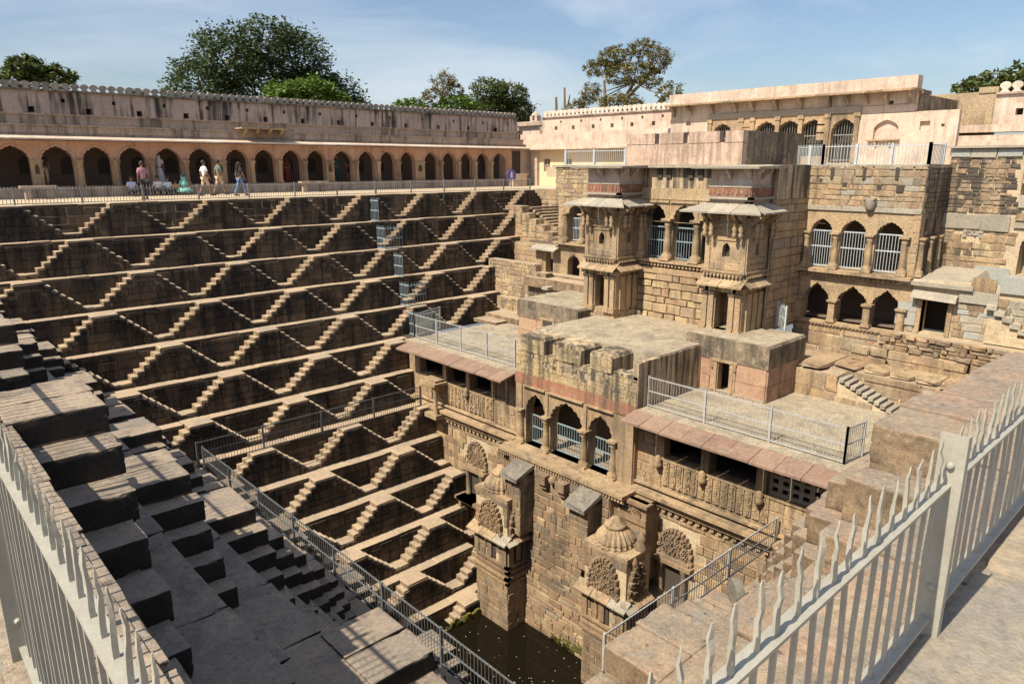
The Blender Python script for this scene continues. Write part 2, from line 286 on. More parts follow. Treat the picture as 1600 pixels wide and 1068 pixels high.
# ---- pieces: stones, steps and slabs share a few unit block meshes; the largest in view become objects, the rest one mesh
FWD = Vector((math.cos(HEAD) * math.cos(PITCH), math.sin(HEAD) * math.cos(PITCH), -math.sin(PITCH)))
RGT = Vector((math.sin(HEAD), -math.cos(HEAD), 0)); CUP = RGT.cross(FWD)
def inview(p, m=1.06):
    v = Vector(p) - CAM; c = v.dot(FWD)
    if c < .15: return 0
    x = v.dot(RGT) / c * 1110 / 800; y = v.dot(CUP) / c * 1110 / 534
    return 1 / c if abs(x) < m and abs(y) < m else 0
def unit_block(seed, ch=.05, jit=.05):
    r = random.Random(seed); q = lambda a: r.uniform(-a, a)
    ring = [(-.5, -.5), (.5, -.5), (.5, .5), (-.5, .5)]
    c1 = [(x + q(jit), z + q(jit)) for x, z in ring]
    vs_ = [(x, 0, z) for x, z in c1] + [(x, .72 + q(.1), z) for x, z in c1] + [(x * (1 - 2 * ch) + q(jit * .5), 1 + q(.14), z * (1 - 3 * ch) + q(jit * .5)) for x, z in c1]
    fs = []
    for a in (0, 4):
        for i in range(4): fs.append((a + i, a + 4 + i, a + 4 + (i + 1) % 4, a + (i + 1) % 4))
    fs.append((11, 10, 9, 8)); return vs_, [tuple(reversed(f)) for f in fs]
def unit_box(seed, jit=.02):
    r = random.Random(seed); q = lambda: r.uniform(-jit, jit); e = .035
    vs_ = []
    # bevelled top box: y runs 0..1 outward, z -.5..+.5, bevel round the upper and outer rim
    for (z, s) in ((-.5, 0), (.5 - e * 3, 0), (.5, e)):
        for x, y in ((-.5, 0), (.5, 0), (.5, 1), (-.5, 1)):
            vs_.append((x * (1 - 2 * s) + q(), (y if y == 0 else y - s * .6) + q(), z + q() * 2))
    fs = [(3, 2, 1, 0)]
    for a in (0, 4):
        for i in range(4): fs.append((a + i, a + (i + 1) % 4, a + 4 + (i + 1) % 4, a + 4 + i))
    fs.append((8, 9, 10, 11)); return vs_, fs
def rough_block(seed, n=15, amp=.035):
    bm = bmesh.new(); bmesh.ops.create_cube(bm, size=1); bmesh.ops.subdivide_edges(bm, edges=bm.edges[:], cuts=n, use_grid_fill=True)
    off = Vector((seed * 7.3, seed * 3.1, 0))
    for v in bm.verts:
        c = v.co; a = sorted([abs(c.x), abs(c.y), abs(c.z)])
        edge = max(0, (a[1] - .36) / .14) * max(0, (a[2] - .42) / .08)
        k = noise.noise(c * 3.1 + off) * amp * .55 + noise.noise(c * 9 + off) * amp * .3
        chip = max(0, noise.noise(c * 5.3 + off * 2) - .18) * .13
        sc_ = 1 + k * .5 - edge * (.006 + chip); v.co = Vector((c.x * sc_, c.y * sc_, c.z * (sc_ if c.z < .45 else 1 - edge * chip) + (noise.noise(c * 4 + off) * .03 if c.z > .45 else 0)))
        v.co.y += .5
    bm.normal_update(); bm.verts.index_update()
    vs_ = [v.co[:] for v in bm.verts]; fs = [tuple(v.index for v in f.verts) for f in bm.faces]; bm.free(); return vs_, fs
VAR = {'block': [unit_block(i) for i in range(6)], 'rub': [unit_block(50 + i, .09, .1) for i in range(6)], 'box': [unit_box(90 + i) for i in range(5)], 'rough': [rough_block(i + 1) for i in range(5)]}
NPV = {k: [(np.array(v, float), np.array([len(f) for f in fs]), fs) for v, fs in L_] for k, L_ in VAR.items()}
MESHC = {}
def varmesh(kind, i, name, mat):
    key = (kind, i, mat)
    if key not in MESHC:
        me = bpy.data.meshes.new(name); me.from_pydata(VAR[kind][i][0], [], VAR[kind][i][1]); me.materials.append(M[mat])
        if kind == 'rough': me.polygons.foreach_set('use_smooth', [True] * len(me.polygons))
        me.update(); MESHC[key] = me
    return MESHC[key]
PCS = {}
def piece(th, name, mat, kind, c, u, n, lu, dep, h, rot=None):
    """c: centre of the back face; u,n unit vectors; sizes along u, n and up"""
    m = Matrix(((u.x * lu, n.x * dep, 0, c.x), (u.y * lu, n.y * dep, 0, c.y), (u.z * lu, n.z * dep, h, c.z), (0, 0, 0, 1)))
    if rot: m = Matrix.Translation(c) @ rot @ Matrix.Translation(-c) @ m
    a = (c - CAM).length; vis = inview(c + n * dep)
    facing = 1
    if name not in ('step', 'ledge_slab', 'paving_stone', 'landing_slab'):
        facing = max(0, n.dot((CAM - c).normalized()))
    PCS.setdefault((th.name, name), []).append((vis * math.sqrt(lu * max(h, dep * .6)) * math.sqrt(facing) if vis else 0, m, kind, rng.randrange(len(VAR[kind])), mat, th))
def flush(cap=300):
    for (tn, name), L_ in PCS.items():
        th = L_[0][5]; L_.sort(key=lambda a: -a[0])
        k = 0
        lim = CAPS.get((tn, name), cap)
        for sc, m, kind, vi, mat, _ in L_[:lim]:
            if sc <= 0: break
            o = bpy.data.objects.new(name, varmesh(kind, vi, name, mat)); COL.objects.link(o); o.parent = th
            o.matrix_parent_inverse = Matrix.Translation(-ROOT[tn]); o.matrix_basis = m; k += 1
        rest = L_[k:]
        if not rest: continue
        mats = sorted({r[4] for r in rest}); V = []; F = []; MI = []; b = 0
        for sc, m, kind, vi, mat, _ in rest:
            v, _l, fs = NPV[kind][vi] if kind != 'rough' else NPV['box'][vi]
            A = np.array(m); V.append(v @ A[:3, :3].T + A[:3, 3]); neg = m.determinant() < 0
            for f in fs: F.append([b + i for i in (reversed(f) if neg else f)]); MI.append(mats.index(mat))
            b += len(v)
        me = bpy.data.meshes.new(name); me.from_pydata(np.concatenate(V).tolist(), [], F)
        for q in mats: me.materials.append(M[q])
        me.polygons.foreach_set('material_index', MI); me.update()
        o = bpy.data.objects.new(name, me); COL.objects.link(o); adopt(o, th); o['kind'] = 'stuff'
CAPS = {}
def masonry(th, name, fr, u0, u1, z0, z1, ch, ln, mat, d=0, dep=.05, mask=None, kind='block', gap=.014, jit=.3, split=False):
    z = z0
    while z < z1 - .04:
        h = ch * U(1 - jit, 1 + jit)
        if z + h > z1 - ch * .35: h = z1 - z
        u = u0 - U(0, ln * .7)
        while u < u1:
            w = ln * U(1 - 1.4 * jit, 1 + 1.6 * jit); a, b = max(u, u0), min(u + w, u1)
            if u1 - b < ln * .25: b = u1
            todo = [(a, b, z, z + h, 0)] if b - a > .06 else []
            while todo:
                a_, b_, z_, y_, lv = todo.pop()
                if mask is None or mask(a_, b_, z_, y_):
                    piece(th, name, mat if isinstance(mat, str) else rng.choice(mat), kind, fr.p((a_ + b_) / 2, d - .012, (z_ + y_) / 2), fr.u, fr.n, b_ - a_ - gap, dep * U(.6, 1.3) + .012, y_ - z_ - gap)
                elif split and lv < 3:      # cut the stone to fit the slope
                    if b_ - a_ > .2: c_ = (a_ + b_) / 2; todo += [(a_, c_, z_, y_, lv + 1), (c_, b_, z_, y_, lv + 1)]
                    elif y_ - z_ > .14: c_ = (z_ + y_) / 2; todo += [(a_, b_, z_, c_, lv + 1), (a_, b_, c_, y_, lv + 1)]
            u = max(u + w, b)
        z += h
def hole_mask(*holes):        # holes as (u0,u1,z0,z1)
    def f(a, b, z, y):
        for h in holes:
            if a < h[1] - .04 and b > h[0] + .04 and z < h[3] - .03 and y > h[2] + .03: return False
        return True
    return f

# ------------------------------------------------------------------ ground, terraces, water
g = MB()
for x0, x1, y0, y1 in ((-700, -9, -700, 900), (75, 900, -700, 900), (-9, 75, 50, 900), (-9, 75, -700, -9)): g.box(x0, x1, y0, y1, -1.2, -.5)
structure(g, 'ground', 'earth')
g = MB(); g.box(-9, 60, 33.0, 40.0, -1.2, -.004); structure(g, 'far_terrace', 'sandy')
g = MB(); g.box(-9, .36, .9, 33.0, -3, -.312); structure(g, 'left_terrace', 'paving')
g = MB(); g.box(-9, 24, -9, .8, -3, -.06); g.box(24, 60, -9, 3.2, -3, -.06); structure(g, 'right_terrace', 'sandy')
g = MB(); g.box(10, 18.6, 11, 22, -16.5, -16.3); structure(g, 'water', 'water')
g = MB(); g.box(-1, 34, -1, 34, -19.5, -18.9); structure(g, 'well_floor', 'well')
# paving on the right terrace, irregular flags
pv = thing('paved_path', 'weathered flagstone path beside the pale fence, sandy joints between flags', 'path', (2, 0, -.06), kind='structure')
y = .56
for row in range(5):
    wv = U(.55, .9); x = -1.5 + U(0, .5)
    while x < 14:
        l = U(.8, 1.7)
        c = Vector((x + l / 2, y, -.03 + U(-.008, .008)))
        piece(pv, 'paving_stone', 'paving', 'rough' if x < 8 else 'box', c, Vector((1, 0, 0)), Vector((0, -1, 0)), l - U(.015, .05), wv - U(.015, .05), .075)
        x += l
    y -= wv
lp = thing('left_path', 'dusty stone path on the camera side of the left fence', 'path', (-1, 3, -.31), kind='structure')
for i in range(4):
    y = .95 + U(0, .4)
    while y < 9:
        l = U(.7, 1.4)
        piece(lp, 'paving_stone', 'paving', 'rough', Vector((.17 - i * .72, y + l / 2, -.33 + U(-.006, .006))), Vector((0, 1, 0)), Vector((-1, 0, 0)), l - .03, .70, .06)
        y += l

# ------------------------------------------------------------------ the three stepped sides of the well
def stepped(th, kind, K, w, nr, land, tread, per, phase, matw, mats, srng, origin, sign, ch=.27, ln=.44, vis=None, roughk=-1, minc=None, treadL=None, taper=None):
    """kind '-Y'/'+X'/'+Y' = the way the steps face; K = list of (offset of ledge edge from origin outward, z)"""
    ax = Vector((1, 0, 0)) if kind in ('-Y', '+Y') else Vector((0, 1, 0))
    for k in range(len(K) - 1):
        ok, zk = K[k]; z1 = K[k + 1][1]; s0, s1 = srng(k); H = zk - z1; r = H / nr
        fr = Fr(kind, origin + sign * ok)
        core = MB(); core.fbox(fr, s0, s1, -1.35 - .3, -.02, z1 - .25, zk - .10)
        core.build('terrace', 'wellcore', th)
        # ledge slabs
        s = s0 - U(0, .5); prev = K[k - 1][0] if k else ok - .55
        dl = min(1.0, ok - prev + .05) if k else .6
        near = k <= roughk
        while s < s1:
            l = U(.7, 1.5); a, b = max(s, s0), min(s + l, s1)
            if b - a > .08: piece(th, 'ledge_slab', mats, 'rough' if near else 'box', fr.p((a + b) / 2, -dl, zk - .062 + U(-.012, .012)), fr.u, fr.n, b - a - .012, dl + U(0, .035), .115)
            s += l
        # staircases
        n0 = math.floor((s0 - phase(k)) / per) - 1; spans = []
        c = phase(k) + n0 * per
        mc = minc(k) if minc else -99
        while c - per / 2 < s1:
            if c + per / 2 > s0 and c > mc: spans.append(c)
            c += per
        prof_all = []
        for c in spans:
            hs = per / 2
            cells = [(-land, land, zk)]
            for i in range(1, nr - 1):
                cells.append((land + (i - 1) * tread, land + i * tread, zk - r * i)); tl = treadL(k) if treadL else tread; cells.append((-land - i * tl, -land - (i - 1) * tl, zk - r * i))
            e = land + (nr - 2) * tread; eL = land + (nr - 2) * (treadL(k) if treadL else tread); hL = max(hs, eL + .4)
            cells.append((e, hs, zk - r * (nr - 1))); cells.append((-hL, -eL, zk - r * (nr - 1)))
            if mc > -9 and c == spans[0]:
                q = -hL
                while c + q > s0 + .1: l = U(1.0, 1.6); cells.append((max(q - l, s0 - c), q, zk - r * (nr - 1))); q -= l
            core = MB(); used = False
            w_all = w
            for a, b, zt in cells:
                w = max(.3, w_all - taper(k) * max(0, c - land - (c + a + c + b) / 2 + .0)) if taper else w_all
                a2, b2 = max(c + a, s0), min(c + b, s1)
                if b2 - a2 < .05: continue
                used = True
                core.fbox(fr, a2, b2, -.02, w - .03, z1 - .05, zt - r + .02)
                prof_all.append((a2, b2, zt))
                nm = 'landing_slab' if (a == -land) else 'step'
                lnn = (b2 - a2); dz = r
                if near:      # each made of two or three rough stones
                    nst = 2 if lnn > .7 else 1
                    for q in range(nst):
                        qa, qb = a2 + lnn * q / nst, a2 + lnn * (q + 1) / nst
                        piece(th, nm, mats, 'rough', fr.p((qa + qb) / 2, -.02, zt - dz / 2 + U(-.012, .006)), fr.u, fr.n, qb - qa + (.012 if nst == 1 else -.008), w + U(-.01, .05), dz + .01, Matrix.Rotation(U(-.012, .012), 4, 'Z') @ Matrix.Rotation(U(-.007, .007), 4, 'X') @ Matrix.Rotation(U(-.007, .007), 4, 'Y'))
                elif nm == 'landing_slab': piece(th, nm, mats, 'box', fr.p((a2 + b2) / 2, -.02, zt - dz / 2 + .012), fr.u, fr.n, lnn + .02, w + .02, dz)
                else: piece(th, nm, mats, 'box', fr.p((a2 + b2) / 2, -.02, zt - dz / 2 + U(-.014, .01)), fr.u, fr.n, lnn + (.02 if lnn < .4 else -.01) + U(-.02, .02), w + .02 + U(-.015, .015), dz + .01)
                if not near:      # dressed front stones up to the tread
                    piece(th, 'stone', matw, 'block', fr.p((a2 + b2) / 2, w - .03, zt - r / 2 - .03), fr.u, fr.n, lnn - .008, .075, r - .025)
            w = w_all
            if used and core.v: core.build('staircase', 'wellcore', th)
        # masonry on the wall above the steps and on the staircase fronts
        if vis is None or vis(k):
            prof_all.sort()
            def low(a, b): return [q for q in prof_all if q[0] < b - .02 and q[1] > a + .02]
            def mwall(a, b, z, zz):
                L_ = low(a, b); return not L_ or zz > min(q[2] for q in L_) + .02
            def mfront(a, b, z, zz):
                L_ = low(a, b)
                return bool(L_) and zz <= min(q[2] for q in L_) - r * .8
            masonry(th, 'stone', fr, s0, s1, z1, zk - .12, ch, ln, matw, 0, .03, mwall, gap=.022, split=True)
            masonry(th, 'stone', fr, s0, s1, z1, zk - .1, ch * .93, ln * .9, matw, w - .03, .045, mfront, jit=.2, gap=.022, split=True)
K1 = [(1.06 * k, -1.309 * k) for k in range(14)]
K2o = [.62, 1.58, 2.72, 3.64, 4.60, 5.56, 6.52, 8.0] + [8.0 + .95 * i for i in range(1, 7)]
K2z = [-.3, -1.6, -2.88, -4.15, -5.42, -6.70, -7.98, -9.18] + [-9.18 - 1.3 * i for i in range(1, 7)]
K2 = list(zip(K2o, K2z))
K3 = [(.9 + .98 * k, -1.315 * k) for k in range(8)] + [(.9 + .98 * 7 + .15 + .98 * i, -9.2 - 1.3 * i) for i in range(1, 7)]
XE1 = [32.9, 29.4, 29.4, 25.9, 25.8, 18.9, 18.5, 18.5, 18.4, 18.4, 18.2, 17.6, 17.2, 17.0]
XE3 = [24, 24, 24, 24, 24, 18.6, 18.5, 18.5, 18.4, 18.4, 18.0, 17.6, 17.4, 17.4]
W1 = thing('stepped_wall', 'long shaded wall of zigzag steps in thirteen tiers below the pink arcade', 'stepped wall', (15, 30, -8), 'stepped sides of the well')
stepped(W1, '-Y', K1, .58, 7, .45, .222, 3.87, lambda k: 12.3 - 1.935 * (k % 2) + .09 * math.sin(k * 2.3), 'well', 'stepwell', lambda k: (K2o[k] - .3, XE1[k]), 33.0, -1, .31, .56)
W2 = thing('stepped_wall', 'shaded flight of big dark step blocks below the left foreground fence', 'stepped wall', (3, 12, -6), 'stepped sides of the well')
def Y1(k): return 33 - 1.06 * k
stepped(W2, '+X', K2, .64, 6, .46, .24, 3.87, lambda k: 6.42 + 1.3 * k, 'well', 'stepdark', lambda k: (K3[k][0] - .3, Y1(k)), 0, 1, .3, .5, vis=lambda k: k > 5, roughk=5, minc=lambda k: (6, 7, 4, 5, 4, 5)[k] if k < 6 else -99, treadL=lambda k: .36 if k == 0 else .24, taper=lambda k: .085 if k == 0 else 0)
W3 = thing('stepped_wall', 'sunlit stepped side of rough brown blocks below the right foreground fence', 'stepped wall', (9, 4, -5), 'stepped sides of the well')
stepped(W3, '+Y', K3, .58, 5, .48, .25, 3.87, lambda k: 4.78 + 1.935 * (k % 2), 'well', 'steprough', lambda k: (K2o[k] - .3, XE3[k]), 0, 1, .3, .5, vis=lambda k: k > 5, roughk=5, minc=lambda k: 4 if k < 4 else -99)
CAPS[(W2.name, 'step')] = 220; CAPS[(W3.name, 'step')] = 200
for w_ in (W2, W3): CAPS[(w_.name, 'ledge_slab')] = 120; CAPS[(w_.name, 'stone')] = 60
# coping of the left side, under the fence
x = 0
y = .9
while y < 30:
    l = U(.9, 1.8); piece(W2, 'ledge_slab', 'stepdark', 'rough', Vector((.15, y + l / 2, -.36)), Vector((0, 1, 0)), Vector((1, 0, 0)), l - .012, .44 + U(-.02, .02), .13); y += l
# big platform blocks on the right side top
for a, b, o_, zz in ((5.26, 7.1, 1.42, -.03), (7.1, 9.2, 1.24, -.06), (9.2, 11.4, 1.12, -.08), (11.4, 14, 1.0, -.1)):
    piece(W3, 'landing_slab', 'steprough', 'rough', Vector(((a + b) / 2, .62, zz - .16)), Vector((1, 0, 0)), Vector((0, 1, 0)), b - a - .02, o_ - .62, .32)
# moss where the steps meet the water
mo = MB()
for i in range(110):
    p = Vector((16.4 - abs(rng.gauss(0, .8)), 19.62 + U(-.04, .02), -16.3 + abs(rng.gauss(0, .12)))); s = U(.02, .06)
    mo.box(p.x - s * 2, p.x + s * 2, p.y - s, p.y + s, p.z - s, p.z + s)
mo.build('moss', 'moss', W1, 'stuff')

# ------------------------------------------------------------------ building helpers
def holes_core(th, name, fr, u0, u1, z0, z1, holes, thick, mat, d=0):
    return MB().archwall(fr, u0, u1, z0, z1, holes, thick, 0, d).build(name, mat, th)
def grille(th, fr, u0, u1, z0, z1, d, mat='bluegate', n=None, rails=(0.02, .55, .98), r=.013):
    g = MB(); n = n or max(4, int((u1 - u0) / .115))
    for q in rails: g.fbox(fr, u0, u1, d - .02, d + .02, z0 + (z1 - z0) * q - .022, z0 + (z1 - z0) * q + .022)
    for i in range(n + 1):
        u = u0 + (u1 - u0) * i / n; g.tube([fr.p(u, d, z0), fr.p(u, d, z1)], r, 5, cap=False)
    return g.build('grille', mat, th)
def column(th, p, z0, z1, r=.13, mat='sandtrim', sq=False):
    c = MB(); h = z1 - z0
    if sq:
        c.box(p[0] - r, p[0] + r, p[1] - r, p[1] + r, z0 + .12 * h, z0 + .86 * h)
        for a, b, k in ((0, .07, 1.4), (.07, .12, 1.2), (.86, .91, 1.2), (.91, 1, 1.55)): c.box(p[0] - r * k, p[0] + r * k, p[1] - r * k, p[1] + r * k, z0 + a * h, z0 + b * h)
    else:
        c.box(p[0] - r * 1.7, p[0] + r * 1.7, p[1] - r * 1.7, p[1] + r * 1.7, z0, z0 + .06 * h)
        c.lathe((p[0], p[1], z0), [(r * 1.6, .06 * h), (r * 1.7, .13 * h), (r * 1.05, .19 * h), (r * 1.25, .22 * h), (r * 1.0, .5 * h), (r * .88, .82 * h), (r * 1.3, .87 * h), (r * .95, .9 * h), (r * 1.5, .95 * h)], 14, .05, 7)
        c.box(p[0] - r * 1.6, p[0] + r * 1.6, p[1] - r * 1.6, p[1] + r * 1.6, z0 + .95 * h, z1)
    return c.build('column', mat, th)
def dentils(th, fr, u0, u1, z0, z1, d, mat='sandtrim', step=.17, name='dentil_band'):
    m = MB(); m.fbox(fr, u0, u1, -.05, d * .55, z1 - (z1 - z0) * .32, z1); m.fbox(fr, u0, u1, -.05, d * .3, z0, z0 + (z1 - z0) * .2)
    u = u0 + step * .2
    while u < u1 - step * .4: m.fbox(fr, u, u + step * .55, -.05, d, z0 + (z1 - z0) * .2, z1 - (z1 - z0) * .32); u += step
    return m.build(name, mat, th)
def eave(th, fr, u0, u1, dr, zr, dl, zl, mat, ln=.9, th_=.07, name='eave_slab', flare=0.0):
    u = u0; n = max(1, round((u1 - u0) / ln)); l = (u1 - u0) / n
    for i in range(n):
        a, b = u0 + i * l + .008, u0 + (i + 1) * l - .008; j = U(-.02, .02); k = U(-.012, .012)
        fa = -flare if i == 0 else 0; fb = flare if i == n - 1 else 0
        m = MB(); m.hexa([fr.p(a, dr, zr - th_), fr.p(a + fa, dl + j, zl - th_ + k), fr.p(b + fb, dl + j, zl - th_ + k), fr.p(b, dr, zr - th_), fr.p(a, dr, zr), fr.p(a + fa, dl + j, zl + k), fr.p(b + fb, dl + j, zl + k), fr.p(b, dr, zr)])
        m.build(name, mat, th)
def bracket(m, fr, u, z, d, h=.45, w=.12, mi=0):
    m.prism(Fr_side(fr, u - w / 2), [(0, z), (d, z), (d * .9, z - h * .25), (d * .55, z - h * .5), (d * .25, z - h * .8), (0, z - h)], 0, w, mi)
class Fr_side:                # a frame whose u runs outward from the wall and whose depth runs along it
    def __init__(s, fr, u): s.f = fr; s.u0 = u
    def p(s, u, d, z): return s.f.p(s.u0 + d, u, z)
def carving(th, fr, cu, z0, w, h, d=.09, name='carved_pediment', mat='sandtrim', step=.085, dense=True):
    m = MB(); out = []
    for i in range(25):
        t = math.pi * i / 24; out.append((cu + w * math.cos(t) * (1 if abs(math.cos(t)) < .99 else 1), z0 + h * (math.sin(t) ** .8)))
    m.prism(fr, out, -.02, d * .5)
    z = z0 + step * .5; row = 0
    while z < z0 + h:
        u = cu - w + (row % 2) * step * .5
        while u < cu + w:
            v = (u - cu) / w; q = math.sqrt(max(0, 1 - v * v)) ** .8 * h
            if z - z0 < q - step * .25 and abs(v) < .95:
                s = step * U(.2, .5); dd = d * U(.4, 1.5); u_, z_ = u, z; u += U(-.3, .3) * step; z += U(-.25, .25) * step; m.hexa([fr.p(u - s, .02, z - s), fr.p(u + s, .02, z - s), fr.p(u + s, .02, z + s), fr.p(u - s, .02, z + s), fr.p(u - s * .5, dd, z - s * .2), fr.p(u + s * .5, dd, z - s * .6), fr.p(u + s * .5, dd, z + s * .5), fr.p(u - s * .5, dd, z + s * .6)]); u, z = u_, z_
            u += step
        z += step * .9; row += 1
    for i in range(15):        # rim of curls
        t = math.pi * i / 14; u = cu + w * math.cos(t); z = z0 + h * (math.sin(t) ** .8); s = step * .62
        m.fbox(fr, u - s, u + s, 0, d * 1.15, z - s, z + s)
    return m.build(name, mat, th)
def panels(th, fr, u0, u1, z0, z1, w=.27, mat='sandtrim'):
    n = max(1, round((u1 - u0) / w)); l = (u1 - u0) / n
    for i in range(n):
        a = u0 + i * l + .018; b = u0 + (i + 1) * l - .018; m = MB(); m.fbox(fr, a, b, -.02, .05, z0, z1)
        for k in range(9):
            z = z0 + (k + .5) / 9 * (z1 - z0); s = U(.3, .42) * (z1 - z0) / 9; c = (a + b) / 2 + U(-.03, .03); ww = (b - a) * U(.18, .4)
            m.fbox(fr, c - ww, c + ww, .04, .05 + U(.02, .05), z - s, z + s)
        m.build('carved_panel', mat, th)
def fence_rail(label, pts, base, h, mat, loc, sp=.115, post=2.2, cat='railing', group=None, r=.009, rails=(.08, .72), spike=True, name='railing', posts_w=.03):
    """pts: 2 or more ground points of one railing"""
    t = thing(name, label, cat, loc, group); bars = MB(); rl = MB()
    for a, b in zip(pts[:-1], pts[1:]):
        a, b = Vector(a), Vector(b); L_ = (b - a).length; dr = (b - a) / L_; n = max(1, round(L_ / sp))
        for q in rails:
            sd_ = dr.cross(UP) * .013; z = UP * (h * q); v = [a + z - sd_, b + z - sd_, b + z + sd_, a + z + sd_]
            rl.hexa([p - UP * .016 for p in v] + [p + UP * .016 for p in v])
        for i in range(n):
            p = a + dr * (i + .5) * L_ / n; bars.tube([p + UP * .03, p + UP * h * .93] + ([p + UP * h] if spike else []), [r, r] + ([r * .25] if spike else []), 4, cap=False)
        k = max(1, round(L_ / post))
        for i in range(k + 1):
            p = a + (b - a) * i / k; m = MB(); m.box(p.x - posts_w, p.x + posts_w, p.y - posts_w, p.y + posts_w, p.z, p.z + h * .97); m.build('post', mat, t)
    rl.build('rail', mat, t); bars.build('bars', mat, t, 'stuff'); return t

# ------------------------------------------------------------------ lower pavilion: two gallery wings and the arched centre
XW = 18.5; ZR = -6.4
def wing(label, u0, u1, gal, bal, label2):
    """gal: list of gallery openings (u0,u1)"""
    t = thing('gallery_wing', label, 'pavilion wing', (XW, (u0 + u1) / 2, -13), 'gallery wings of the lower pavilion')
    fr = Fr('-X', XW)
    holes = [rect(a, b, -7.85, -6.95) for a, b in gal]
    holes_core(t, 'wall', fr, u0, u1, -9.25, ZR - .1, holes, .4, 'sandcore')
    m = MB(); m.box(XW + .4, XW + 1.6, u0, u1, -7.95, -7.85); m.box(XW + 1.6, XW + 1.8, u0, u1, -8, ZR - .1); m.box(XW + .4, XW + 1.7, u0 - .1, u0 + .02, -8, ZR - .1); m.box(XW + .4, XW + 1.7, u1 - .02, u1 + 1.2, -8, ZR - .1); m.build('gallery_room', 'dark', t)
    m = MB(); m.box(XW - .15, 26.0, u0, u1, ZR - .22, ZR); m.build('roof', 'roof', t)
    m = MB(); m.box(XW + .02, XW + 3, u0, u1, -19, -9.25); m.build('lower_wall', 'mortar', t)
    m = MB(); m.box(XW - .22, XW + .3, u0, u1, ZR - .1, ZR + .02); m.build('coping', 'roof', t)
    return t, fr
WL, frL = wing('left gallery wing with a red slab eave, carved balustrade and grey roof terrace', 19.45, 27.0, [(24.4, 26.2), (22.75, 24.1), (21.05, 22.5)], None, '')
WR, frR = wing('right gallery wing with a red slab eave and pierced stone screen', 6.0, 13.65, [(11.1, 12.6), (9.3, 10.85), (7.3, 9.0)], None, '')
Z_LED = -9.2
for t, fr, u0, u1 in ((WL, frL, 19.45, 26.6), (WR, frR, 6.0, 13.65)):
    eave(t, fr, u0 + .02, u1, .15, ZR + .02, 1.0, ZR - .17, 'eave', .78)
    for i in range(9):      # brackets carrying the eave
        m = MB(); u = u0 + .4 + i * (u1 - u0 - .8) / 8; bracket(m, fr, u, ZR - .16, .45, .35, .1); m.build('bracket', 'sandtrim', t)
    # moulded ledges below the balustrade
    for a, b, d in ((-9.22, -9.1, .42), (-9.34, -9.22, .3), (-9.5, -9.4, .22), (-8.98, -8.92, .16)):
        m = MB(); m.fbox(fr, u0, u1, -.02, d, a, b); m.build('moulding', 'sandtrim', t)
    dentils(t, fr, u0, u1, -9.72, -9.52, .14, step=.26)
    masonry(t, 'stone', fr, u0, u1, -18.5, -9.74, .34, .5, ['brown', 'brown', 'sand'], -.02, .05, hole_mask((21.4, 22.75, -12.5, -10.2), (11.25, 12.5, -12.6, -10.3)))
masonry(WL, 'stone', frL, 19.5, 20.95, -8.9, -7.75, .2, .34, 'sand', 0, .03)
masonry(WL, 'stone', frL, 24.3, 26.9, -8.9, -7.9, .25, .45, 'sand', 0, .03)
masonry(WR, 'stone', frR, 12.6, 13.6, -9.0, -6.7, .3, .5, 'sand', 0, .03)
masonry(WR, 'stone', frR, 6.0, 8.8, -9.0, -7.95, .3, .5, 'sand', 0, .03)
panels(WL, frL, 21.0, 24.2, -8.8, -7.92); panels(WR, frR, 8.8, 12.55, -8.75, -7.95)
for t, fr, us in ((WL, frL, (24.25, 22.62, 20.98)), (WR, frR, (12.66, 11.0, 9.08, 7.2))):
    for u in us:
        m = MB(); m.fbox(fr, u - .14, u + .14, -.3, .06, -7.85, -6.6); m.fbox(fr, u - .2, u + .2, -.3, .12, -6.95, -6.6); m.build('gallery_pier', 'sandtrim', t)
        if t is WR and u < 8 or u == 20.98: continue
        m = MB(); m.lathe(tuple(fr.p(u, .16, -8.05)), [(.02, -.16), (.12, -.1), (.14, .02), (.1, .12), (.13, .2), (.05, .3)], 8, .1, 4); m.build('carved_bracket', 'sandtrim', t)
    m = MB(); m.fbox(fr, min(us), max(us), -.1, .07, -7.93, -7.84); m.build('gallery_sill', 'sandtrim', t)
# pierced screen
holes = [rect(7.42 + i * .31, 7.6 + i * .31, -7.75 + j * .26, -7.6 + j * .26) for i in range(5) for j in range(3)]
MB().archwall(frR, 7.3, 9.0, -7.85, -6.95, holes, .08, 0, -.12).build('pierced_screen', 'greyslab', WR)
# niches with carved pediments
def niche(t, fr, cu, z0, z1, zp):
    m = MB(); m.fbox(fr, cu - .33, cu + .33, -.1, .035, z0, z1); m.build('niche_back', 'dark', t)
    for s in (-1, 1):
        m = MB(); p = fr.p(cu + s * .45, .16, z0); m.lathe(tuple(p), [(.13, 0), (.13, .08), (.09, .14), (.1, .5), (.085, z1 - z0 - .2), (.13, z1 - z0 - .1), (.14, z1 - z0)], 10, .08, 5); m.build('niche_column', 'brown', t)
    m = MB(); m.fbox(fr, cu - .75, cu + .75, 0, .3, z1, z1 + .13); m.fbox(fr, cu - .62, cu + .62, 0, .22, z1 + .13, z1 + .22); m.build('lintel', 'brown', t)
    m = MB(); m.fbox(fr, cu - .8, cu + .8, 0, .75, z0 - .14, z0); m.build('niche_sill', 'brown', t)
    carving(t, fr, cu, z1 + .22, .64, zp - z1 - .22, .12, mat='brown')
niche(WR, frR, 11.87, -12.6, -11.4, -10.2); niche(WL, frL, 22.1, -12.6, -11.45, -10.15)
m = MB(); m.box(17.75, 18.5, 21.6, 22.7, -12.75, -12.6); m.box(17.8, 17.95, 22.45, 22.6, -14.6, -12.75); m.build('niche_platform', 'brown', WL)
